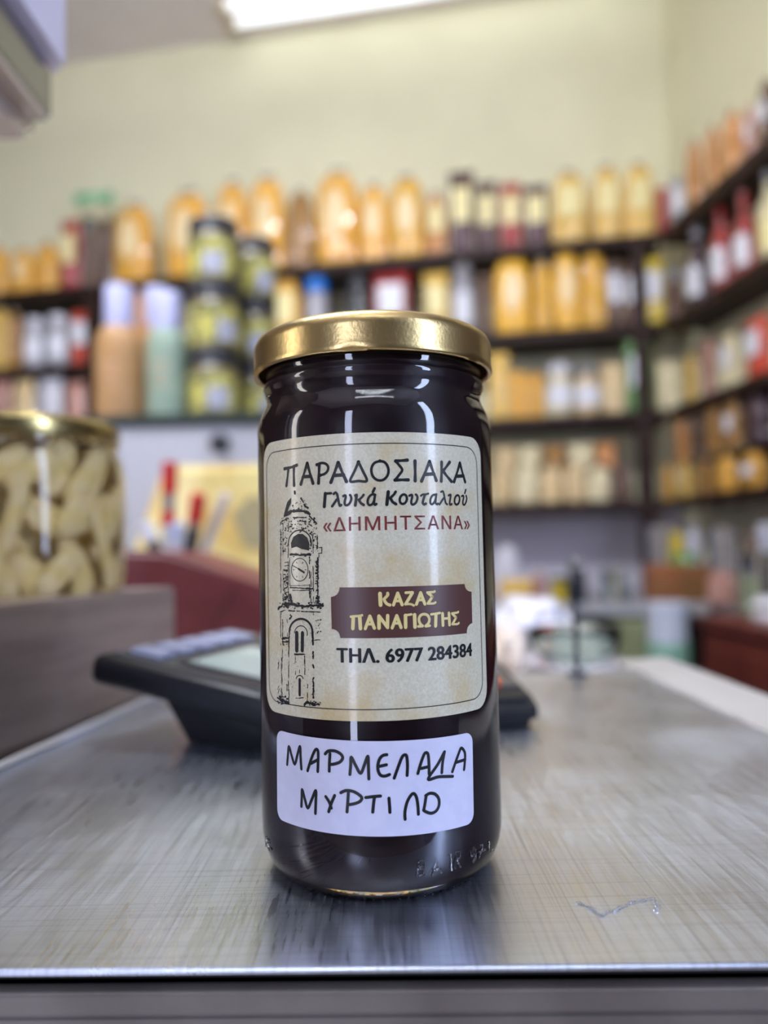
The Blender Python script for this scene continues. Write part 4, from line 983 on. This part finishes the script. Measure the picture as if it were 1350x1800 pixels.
S(el(322, 282, 88, 34, 165, 15), 19, 2); S([(215, 292), (262, 268)], 12, 3); S([(288, 300), (382, 298)], 8, 2); S([(330, 325), (380, 330)], 7, 2)
specks(186, 462, 300, 410, 120, 2, 8); specks(186, 245, 410, 560, 36, 2, 7); specks(400, 470, 400, 560, 44, 2, 8)
S([(190, 340), (240, 300)], 6, 3); S([(405, 290), (460, 345)], 8, 4)
for x, w in ((190, 6), (207, 4), (246, 6)): S([(x, 340), (x + 2, 940)], w, 2.5, 0.75)
for x, w in ((413, 5), (432, 5), (466, 9)): S([(x, 420), (x + 4, 940)], w, 2.5, 0.75)
S(el(334, 492, 86, 98, 190, -5, 26), 8); 
for q in ([(270, 530), (268, 490), (285, 445), (320, 422)], [(320, 422), (355, 422), (390, 450), (405, 495)], [(405, 495), (403, 548), (345, 535), (320, 422)], [(320, 422), (345, 535), (310, 518), (270, 530)]): FP(q)
S([(262, 575), (330, 582), (410, 578)], 15, 4)
specks(262, 410, 565, 592, 20, 3, 7)
S(el(333, 692, 62, 86, 0, 360, 40), 5)
S([(281, 660), (333, 690)], 5); S([(325, 686), (365, 712)], 13)
for a in range(0, 360, 60): S([(333 + 48 * math.cos(R(a)), 692 + 66 * math.sin(R(a))), (333 + 40 * math.cos(R(a)), 692 + 56 * math.sin(R(a)))], 4)
S([(258, 598), (260, 815)], 4, 1.5, 0.8); S([(406, 598), (408, 905)], 7, 2, 0.75); S([(262, 814), (405, 808)], 4, 1)
S([(262, 826), (432, 836)], 9, 2); S([(280, 848), (405, 848)], 5, 1); S([(408, 836), (436, 830), (436, 850)], 7, 2)
S([(475, 527), (498, 524), (498, 568), (476, 570), (476, 600)], 6, 2)
specks(452, 474, 610, 800, 60, 2, 8); specks(214, 244, 690, 905, 70, 2, 8); specks(455, 480, 820, 950, 30, 2, 8)
S([(220, 640), (250, 632)], 6, 2); S([(220, 662), (250, 658)], 6, 2)
S([(262, 885), (272, 930)], 22, 4); specks(205, 262, 890, 975, 44, 3, 9)
S([(175, 985), (205, 952), (262, 945)], 16, 6); S([(262, 948), (330, 966), (396, 966)], 17, 5); S([(396, 964), (450, 960), (506, 962)], 14, 5); specks(180, 505, 940, 985, 60, 3, 9)
S([(185, 1012), (225, 996)], 7, 2); S([(250, 1000), (296, 1003)], 7, 1); S([(312, 1004), (336, 1004)], 6, 1); S([(346, 1006), (488, 1011)], 7, 1)
for x, w in ((190, 6), (204, 6)): S([(x, 1020), (x + 2, 1260)], w, 2, 0.85)
for x, w in ((196, 6), (204, 4)): S([(x, 1290), (x, 1680)], w, 2.5, 0.55)
S([(240, 1030), (242, 1215)], 5, 2, 0.6); S([(262, 1035), (272, 1045), (258, 1062)], 12, 3)
S(el(342, 1160, 86, 98, 180, 0, 30), 14); S([(256, 1160), (252, 1250), (250, 1330)], 9, 2); S([(428, 1160), (433, 1255)], 13, 2)
S(el(342, 1172, 48, 58, 175, -15, 20), 6)
S([(311, 1168), (311, 1300)], 28); S([(354, 1168), (352, 1300)], 25); S([(296, 1328), (372, 1330)], 10, 1.5)
S([(436, 1020), (438, 1075)], 4, 2, 0.6); specks(455, 492, 1060, 1170, 22, 2, 6); S([(440, 1225), (485, 1220)], 5, 2, 0.7); S([(440, 1252), (480, 1250)], 5, 2, 0.7)
S([(206, 1210), (248, 1206)], 12, 4); S([(206, 1235), (248, 1232)], 9, 4); specks(205, 250, 1200, 1265, 14, 3, 6)
S([(250, 1330), (252, 1690)], 6, 2.5, 0.6); S([(371, 1345), (372, 1480)], 7, 1.5, 0.7); S([(391, 1350), (392, 1690)], 5, 2, 0.55); S([(436, 1310), (434, 1700)], 11, 4, 0.62)
S([(302, 1350), (302, 1480)], 4, 2, 0.5); S([(330, 1430), (332, 1470)], 4, 2, 0.6)
S([(333, 1518), (333, 1634)], 19); S(el(333, 1516, 26, 28, 170, 10, 12), 6); S([(305, 1660), (360, 1655)], 5, 2, 0.7); S([(290, 1560), (292, 1650)], 4, 2, 0.5)
S([(236, 1530), (238, 1600)], 8, 2, 0.8); S([(248, 1525), (248, 1600)], 6, 2, 0.8); S([(180, 1370), (172, 1440)], 8, 4, 0.6); S([(158, 1620), (178, 1570)], 5, 2, 0.8); S([(170, 1625), (182, 1588)], 5, 2, 0.8)
S([(168, 1658), (200, 1678), (250, 1695)], 18, 7); specks(165, 255, 1645, 1705, 44, 3, 9)
S([(372, 1700), (420, 1690), (445, 1708)], 16, 6); specks(365, 465, 1680, 1715, 36, 3, 8); specks(465, 490, 1690, 1720, 10, 3, 7)
specks(186, 470, 1020, 1640, 70, 1.5, 3.5)
link('tower_drawing', bm, ink, lab)
# white sticker with handwriting, coordinates of an enlargement starting at pixel (440, 1270)
ZC = lambda x, y: cyl(440 + x / 2.935, 1270 + y / 2.935)
s0 = cyl(488, 1370)[0]; s1 = cyl(831, 1370)[0]
zt, zb = cyl(662, 1302.5)[1], cyl(665, 1470)[1]
stk = link('white_sticker', face_poly(rounded(s0, s1, zb, zt, 0.0024, rot=R(-0.9)), E1), mat('sticker_paper', (206, 206, 226), 0.5, rgb2=(201, 201, 222), scale=300), J, smooth=True)
stk['label'] = 'white sticker with handwriting in black marker'
hand = [[(193, 216), (197, 170), (202, 123), (216, 170), (232, 214), (246, 165), (259, 123), (262, 180), (266, 239)],
 [(298, 248), (314, 195), (332, 150), (344, 137), (352, 150), (352, 200), (350, 252)], [(316, 210), (352, 190)],
 [(413, 160), (410, 205), (409, 250)], [(388, 161), (405, 146), (438, 146), (466, 160), (478, 180), (466, 201), (440, 212), (414, 216)],
 [(515, 267), (519, 220), (522, 178), (545, 222), (570, 261), (590, 215), (607, 173), (610, 230), (612, 290)],
 [(704, 165), (682, 170), (666, 190), (658, 222), (661, 252), (674, 272), (696, 275), (718, 267)], [(662, 226), (702, 217)],
 [(742, 286), (760, 235), (782, 178), (797, 166), (806, 175), (810, 220), (808, 272)],
 [(863, 262), (878, 210), (896, 162), (908, 155), (916, 166), (920, 215), (921, 265)], [(880, 236), (921, 226)],
 [(1000, 150), (990, 205), (986, 258)], [(998, 152), (965, 215), (916, 291), (970, 279), (1042, 277)],
 [(1040, 253), (1056, 205), (1074, 155), (1086, 131), (1104, 155), (1104, 200), (1100, 242)], [(1056, 206), (1106, 190)],
 [(266, 432), (268, 390), (270, 345), (284, 395), (299, 440), (320, 395), (340, 350), (340, 410), (338, 468)],
 [(391, 381), (408, 408), (420, 440)], [(437, 375), (420, 415), (406, 459)],
 [(507, 362), (504, 410), (500, 460)], [(468, 361), (495, 350), (530, 354), (560, 370), (576, 388), (566, 406), (540, 417), (508, 423)],
 [(596, 386), (635, 381), (672, 378)], [(641, 382), (636, 420), (632, 461)],
 [(715, 389), (718, 425), (720, 462)],
 [(798, 498), (797, 460), (808, 410), (828, 374), (843, 366), (856, 385), (863, 425), (866, 472)],
 [(906, 374), (900, 415), (893, 452)], [(903, 376), (926, 364), (952, 369), (970, 392), (971, 428), (956, 456), (930, 467), (904, 459), (892, 450)]]
bm = bmesh.new()
for s in hand:
    q = [ZC(*p) for p in s]; stroke(bm, spline(q, 5) if len(q) > 2 else q, 0.00072, E2)
link('handwriting', bm, ink, stk)
# raised glass lettering near the foot
emb = [[(868, 716), (862, 800)], [(868, 716), (895, 712), (898, 735), (868, 757)], [(868, 757), (896, 757), (898, 785), (862, 800)],
 [(938, 792), (962, 705), (988, 778)], [(946, 765), (984, 755)], [(1020, 690), (1035, 678), (1040, 765)], [(1058, 755), (1060, 672), (1082, 668), (1084, 700), (1064, 712)], [(1066, 712), (1086, 748)],
 [(1166, 682), (1142, 690), (1136, 662), (1152, 645), (1166, 660), (1164, 700), (1150, 722)], [(1180, 640), (1200, 628), (1204, 645), (1182, 700)], [(1180, 668), (1214, 655)], [(1232, 612), (1240, 668)], [(1252, 655), (1254, 660)],
 [(82, 588), (80, 640)], [(82, 590), (96, 606), (94, 622), (82, 620)], [(84, 622), (98, 662)]]
for part in (emb[:-3], emb[-3:]):
    bm = bmesh.new()
    for s in part:
        q = [wrap(*ZC(*p), RJ - 0.00004) for p in s]; tube(bm, q, 0.00022, seg=6)
    link('embossed_lettering', bm, glass, g, smooth=True)

# ------------------------------------------------------------------ big jar of pale strips on the ledge
BJ = Vector((-0.2035, 0.425, LZ + 0.0002)); rb = 0.0575
bt = at(40, 772, 0.40).z - LZ
jh = bt + 0.0
B = thing('pickle_jar', 'big glass jar of pale strips with a gold lid on the steel ledge', 'jar', BJ)
brine = mat('brine_glass', (255, 249, 226), 0.03, trans=1.0, ior=1.36)
link('glass', smooth_lathe([(0, 0.003), (rb * 0.85, 0.002), (rb * 0.93, 0.0), (rb * 0.985, 0.004), (rb, 0.010), (rb, jh - 0.020), (rb * 0.985, jh - 0.012), (rb * 0.93, jh - 0.004), (rb * 0.91, jh), (rb * 0.91, jh + 0.004), (0, jh + 0.0045)], 96), brine, B, smooth=True)
lh = at(40, 716, 0.37).z - LZ
rl = rb * 0.955
link('lid', smooth_lathe([(0, lh - 0.002), (rl * 0.86, lh - 0.002), (rl * 0.9, lh), (rl * 0.95, lh), (rl * 0.99, lh - 0.002), (rl, lh - 0.004), (rl, jh + 0.002), (rl * 0.985, jh), (rl * 0.95, jh + 0.001), (rl * 0.94, jh + 0.006), (0, jh + 0.006)], 96), mat('dull_gold_lid', (190, 172, 116), 0.26, metal=1.0), B, smooth=True, sharp=0.9)
strip_m = mat('pale_strip', (255, 236, 196), 0.4, rgb2=(246, 224, 160), scale=60, spec=0.3, sub=0.0)
rs = random.Random(11); made = None
shapes = []
for k in range(4):
    W_, T_, L_ = ((0.0052, 0.003, 0.030), (0.0064, 0.0032, 0.024), (0.0042, 0.0028, 0.034), (0.0075, 0.0036, 0.021))[k]
    bm = bmesh.new(); rows = []
    for i in range(9):
        u = i / 8 * 2 - 1; taper = (1 - abs(u) ** 4 * 0.55); bend = 0.003 * u * u
        rows.append([bm.verts.new((x * taper, y * taper + bend, u * L_ / 1.0)) for x, y in super_ring(W_ * 2, T_ * 2, 3, 12)])
    for a, b2 in zip(rows, rows[1:]):
        for i in range(12): bm.faces.new((a[i], a[(i + 1) % 12], b2[(i + 1) % 12], b2[i]))
    bm.faces.new(rows[0][::-1]); bm.faces.new(rows[-1])
    me = bpy.data.meshes.new('vegetable_strip'); bmesh.ops.recalc_face_normals(bm, faces=bm.faces)
    for f in bm.faces: f.smooth = True
    bm.to_mesh(me); bm.free(); me.materials.append(strip_m); shapes.append(me)
n = 0
for layer in range(3):
    for i in range(22):
        a = R(-90 + (i - 11) * 16.36 + layer * 9)
        hz = jh * (0.2 + 0.29 * layer) + rs.uniform(-0.006, 0.006)
        rr = rb - 0.0075 - (i % 2) * 0.006 - rs.uniform(0, 0.002)
        o = bpy.data.objects.new('vegetable_strip', shapes[rs.randrange(4)]); COL.objects.link(o)
        tilt = rs.choice((-1, 1)) * R(rs.uniform(8, 62))
        M = Matrix.Translation((BJ.x + rr * math.cos(a), BJ.y + rr * math.sin(a), BJ.z + hz)) @ Matrix.Rotation(a + R(90), 4, 'Z') @ Matrix.Rotation(tilt, 4, 'Y')
        M = M @ Matrix.Diagonal((1, 0.9, 0.62 if abs(tilt) > R(35) else 0.8, 1))
        o.matrix_world = M
        tag(o, 'pale pickled vegetable strip packed inside the big glass jar', 'vegetable', 'pale strips in the big jar')
for i in range(12):
    a = R(i * 30); o = bpy.data.objects.new('vegetable_strip', shapes[i % 4]); COL.objects.link(o)
    o.matrix_world = Matrix.Translation((BJ.x + 0.024 * math.cos(a), BJ.y + 0.024 * math.sin(a), BJ.z + jh * (0.25 + 0.4 * (i % 2)))) @ Matrix.Rotation(a + R(90), 4, 'Z') @ Matrix.Rotation(R((i * 47) % 60 - 30), 4, 'Y')
    tag(o, 'pale pickled vegetable strip packed inside the big glass jar', 'vegetable', 'pale strips in the big jar')

# ------------------------------------------------------------------ overhanging appliance, top left
q = at(94, 262, 0.40)
t = thing('counter_appliance', 'white and grey appliance head overhanging the counter above the big jar', 'appliance', (q.x, 0.40, q.z), 0)
def rbox(x0, x1, y0, y1, z0, z1, r):
    bm = bmesh.new(); box(bm, x0, x1, y0, y1, z0, z1)
    es = [e for e in bm.edges if abs((e.verts[0].co - e.verts[1].co).z) > 1e-6]
    bmesh.ops.bevel(bm, geom=es, offset=r, segments=6, affect='EDGES')
    return bm
def zat(py): return at(94, py, 0.40).z - q.z
bm = bmesh.new(); box(bm, -0.24, 0.0, -0.26, 0.0, 0.0, zat(214))
ztop = zat(214) - 1e-5
bmesh.ops.bevel(bm, geom=[e for e in bm.edges if not all(v.co.z > ztop for v in e.verts)], offset=0.0105, segments=6, affect='EDGES')
under = mat('glossy_taupe_base', (176, 160, 150), 0.2, metal=0.2, coat=0.5)
link('base_tray', bm, under, t, smooth=True, sharp=0.6)
link('steel_band', rbox(-0.24, 0.0005, -0.26, 0.0, zat(212), zat(134), 0.004), mat('appliance_steel', (150, 152, 160), 0.22, metal=1.0), t, smooth=True, sharp=0.6)
link('dark_joint', rbox(-0.238, -0.003, -0.258, -0.002, zat(134), zat(120), 0.004), mat('dark_gap', (40, 38, 38)), t, smooth=True, sharp=0.6)
link('white_housing', rbox(-0.24, 0.007, -0.26, 0.004, zat(120), zat(-120), 0.006), mat('lavender_white_plastic', (220, 214, 236), 0.3), t, smooth=True, sharp=0.6)
link('column', BOX(-0.235, -0.16, -0.20, -0.12, LZ - q.z, 0.002, bevel=0.004), mat('appliance_steel', (150, 152, 160)), t)

# ------------------------------------------------------------------ calculator
Ac = at(158, 1148, 0.335)
yaw = R(-21); tiltc = R(9.5)
t = thing('desk_calculator', 'black desk calculator with a grey screen tilted up beside the jar', 'calculator', (0, 0, 0), 0)
Lc, Wc, Hc = 0.105, 0.112, 0.013
MC = Matrix.Translation(Ac) @ Matrix.Rotation(yaw, 4, 'Z') @ Matrix.Rotation(tiltc, 4, 'Y')
# local: x along the front edge to the right, y to the back, z up; top face at z = 0
cal_b = mat('black_calculator_plastic', (17, 18, 24), 0.38, rgb2=(15, 16, 21), scale=80)
bm = BOX(0, Lc, 0, Wc, -Hc, 0, bevel=0.0045, seg=3)
bm.transform(MC); link('case', bm, cal_b, t, smooth=True, sharp=0.6)
def cal(name, x0, x1, y0, y1, z0, z1, m, bev=0.0008, par=None):
    bm = BOX(x0, x1, y0, y1, z0, z1, bevel=bev); bm.transform(MC); return link(name, bm, m, par or t)
cal('face_plate', 0.006, Lc - 0.006, 0.006, Wc - 0.006, -0.001, 0.0008, mat('grey_face_plate', (66, 66, 72), 0.25, metal=0.3))
fr_ = cal('screen_frame', 0.034, Lc - 0.012, 0.014, 0.074, 0.0, 0.0016, mat('screen_frame_black', (34, 34, 42), 0.3))
cal('screen', 0.039, Lc - 0.017, 0.018, 0.070, 0.001, 0.0020, mat('grey_green_screen', (176, 190, 184), 0.18), 0.0003, fr_)
keym = mat('calculator_key', (150, 154, 178), 0.3)
for i in range(5): cal('key', 0.010, 0.026, 0.014 + i * 0.017, 0.026 + i * 0.017, 0.0, 0.0026, keym)
for i in range(3): cal('key', 0.036 + i * 0.021, 0.050 + i * 0.021, 0.082, 0.096, 0.0, 0.0026, mat('dark_key', (70, 70, 80), 0.35))
# wedge foot down to the platform
bm = bmesh.new(); vs = []
for x, y in ((0.03, 0.012), (Lc - 0.006, 0.008), (Lc - 0.006, Wc - 0.012), (0.03, Wc - 0.012)):
    top = MC @ Vector((x, y, -Hc + 0.001)); vs.append((bm.verts.new(top), bm.verts.new((top.x + (0.012 if x < 0.06 else 0), top.y, TZ + 0.0003))))
for i in range(4):
    a, b2 = vs[i], vs[(i + 1) % 4]; bm.faces.new((a[0], a[1], b2[1], b2[0]))
bm.faces.new([v[0] for v in vs]); bm.faces.new([v[1] for v in vs][::-1])
link('wedge_foot', bm, mat('calculator_foot', (10, 10, 14), 0.6), t)

# ------------------------------------------------------------------ card terminal behind the jar
q = onz(900, 1286, TZ)
t = thing('card_terminal', 'black card terminal with grey face half hidden behind the jar', 'card terminal', (q.x, q.y, TZ + 0.0003), R(8))
rows = [(0.0, 0.0, 0.013), (0.02, 0.0, 0.017), (0.10, 0.0, 0.024), (0.17, 0.0, 0.034)]
bm = bmesh.new(); prof = [(0.0, 0.0), (0.17, 0.0), (0.17, 0.036), (0.10, 0.026), (0.012, 0.0165), (0.0, 0.012)]
lo = [bm.verts.new((-0.036, y, z)) for y, z in prof]; hi = [bm.verts.new((0.0135, y, z)) for y, z in prof]
for i in range(len(prof)): bm.faces.new((lo[i], lo[(i + 1) % len(prof)], hi[(i + 1) % len(prof)], hi[i]))
bm.faces.new(lo[::-1]); bm.faces.new(hi)
bmesh.ops.bevel(bm, geom=list(bm.edges), offset=0.004, segments=3, affect='EDGES')
link('case', bm, mat('terminal_black', (14, 15, 22), 0.35), t, smooth=True, sharp=0.6)
def on_face(name, x0, x1, y0, y1, h, m):
    z = lambda y: 0.0165 + (y - 0.012) * (0.0095 / 0.088) if y < 0.1 else 0.026 + (y - 0.1) * (0.01 / 0.07)
    bm = bmesh.new(); bt = [bm.verts.new((x, y, z(y) - 0.001)) for x, y in ((x0, y0), (x1, y0), (x1, y1), (x0, y1))]; tp = [bm.verts.new((x, y, z(y) + h)) for x, y in ((x0, y0), (x1, y0), (x1, y1), (x0, y1))]
    for i in range(4): bm.faces.new((bt[i], bt[(i + 1) % 4], tp[(i + 1) % 4], tp[i]))
    bm.faces.new(bt[::-1]); bm.faces.new(tp); return link(name, bm, m, t)
on_face('face_plate', -0.032, 0.0085, 0.014, 0.098, 0.0006, mat('terminal_grey_face', (92, 92, 94), 0.35, metal=0.4))
on_face('screen', -0.029, 0.006, 0.108, 0.160, 0.0006, mat('terminal_screen', (70, 74, 82), 0.15))
on_face('orange_button', -0.0085, -0.0005, 0.014, 0.030, 0.003, mat('orange_button', (236, 104, 52), 0.4))
for i in range(3):
    on_face('key', -0.006, 0.003, 0.036 + i * 0.021, 0.050 + i * 0.021, 0.0022, mat('terminal_key', (92, 92, 98), 0.4))

# ------------------------------------------------------------------ glass dish, rod, white bag on the counter
q = onz(1030, 1192, KZ)
t = thing('glass_dish', 'low clear glass bowl on a white saucer beyond the platform', 'dish', (q.x + 0.002, q.y + 0.045, KZ), 0)
link('saucer', LATHE([(0.02, 0), (0.026, 0.001), (0.046, 0.007), (0.047, 0.009), (0.045, 0.0095), (0.02, 0.004), (0.001, 0.0035)], 48), mat('white_porcelain', (232, 228, 236), 0.2, coat=0.4), t, smooth=True)
link('bowl', LATHE([(0.022, 0.0045), (0.034, 0.012), (0.042, 0.026), (0.043, 0.040), (0.041, 0.040), (0.040, 0.027), (0.032, 0.015), (0.001, 0.008)], 48), mat('green_tint_glass', (236, 246, 240), 0.03, trans=1.0, ior=1.25), t, smooth=True)
rq = onz(1012, 1186, TZ)
rtop = at(1012, 990, rq.y).z - TZ
t = thing('rod_stand', 'thin black rod stand with a clear knob at the back of the platform', 'stand', (rq.x, rq.y - 0.004, TZ + 0.0002), 0)
link('rod', TUBE([(0, 0, 0.002), (0, 0, rtop * 0.96)], 0.0017, seg=12), mat('dark_rod', (56, 56, 64), 0.35, metal=0.5), t, smooth=True)
link('black_clip', BOX(-0.0035, 0.0035, -0.003, 0.003, rtop * 0.66, rtop * 0.84, bevel=0.001), blackp, t)
link('foot', LATHE([(0.006, 0), (0.0065, 0.001), (0.0055, 0.0025), (0.001, 0.003)], 24), mat('dark_rod', (56, 56, 64)), t, smooth=True)
bm = bmesh.new(); bmesh.ops.create_uvsphere(bm, u_segments=20, v_segments=12, radius=0.0042, matrix=Matrix.Translation((0, 0, rtop)))
link('clear_knob', bm, mat('clear_knob', (190, 192, 200), 0.1, trans=0.9), t, smooth=True)
def crumple(label, px0, px1, ytop, d, dep, seed, m, name, spot=None):
    a = at(px0, ytop, d); b2 = at(px1, ytop, d); w = b2.x - a.x; h = a.z - KZ
    bm = bmesh.new(); bmesh.ops.create_icosphere(bm, subdivisions=5, radius=1)
    for v in bm.verts:
        n_ = v.co.copy(); k = 1 + 0.30 * noise.noise(n_ * 1.6 + Vector((seed, 0, 0))) + 0.18 * abs(noise.noise(n_ * 4 + Vector((0, seed, 0))))
        v.co = Vector((n_.x * k * w / 2, n_.y * k * dep / 2, max(0.0, (n_.z * k * 0.5 + 0.42) * h)))
    t = link(name, bm, m, smooth=True); t.location = ((a.x + b2.x) / 2, d, KZ + 0.0003)
    return t
bagw = mat('white_carrier_film', (236, 234, 242), 0.35, rgb2=(224, 222, 232), scale=8, coat=0.3)
tag(crumple('', 872, 990, 1040, 0.95, 0.16, 2.0, bagw, 'carrier_bag'), 'crumpled white carrier bag on the counter behind the card terminal', 'bag')
tag(crumple('', 866, 918, 1096, 0.72, 0.06, 5.0, mat('cream_cloth', (226, 210, 196), 0.7), 'folded_cloth'), 'cream crumpled cloth between the card terminal and the white bag', 'cloth')
tag(crumple('', 944, 972, 1098, 0.80, 0.03, 8.0, mat('pale_red_wrapper', (222, 150, 140), 0.5), 'sweet_wrapper'), 'small pale red wrapper in front of the white carrier bag', 'wrapper')
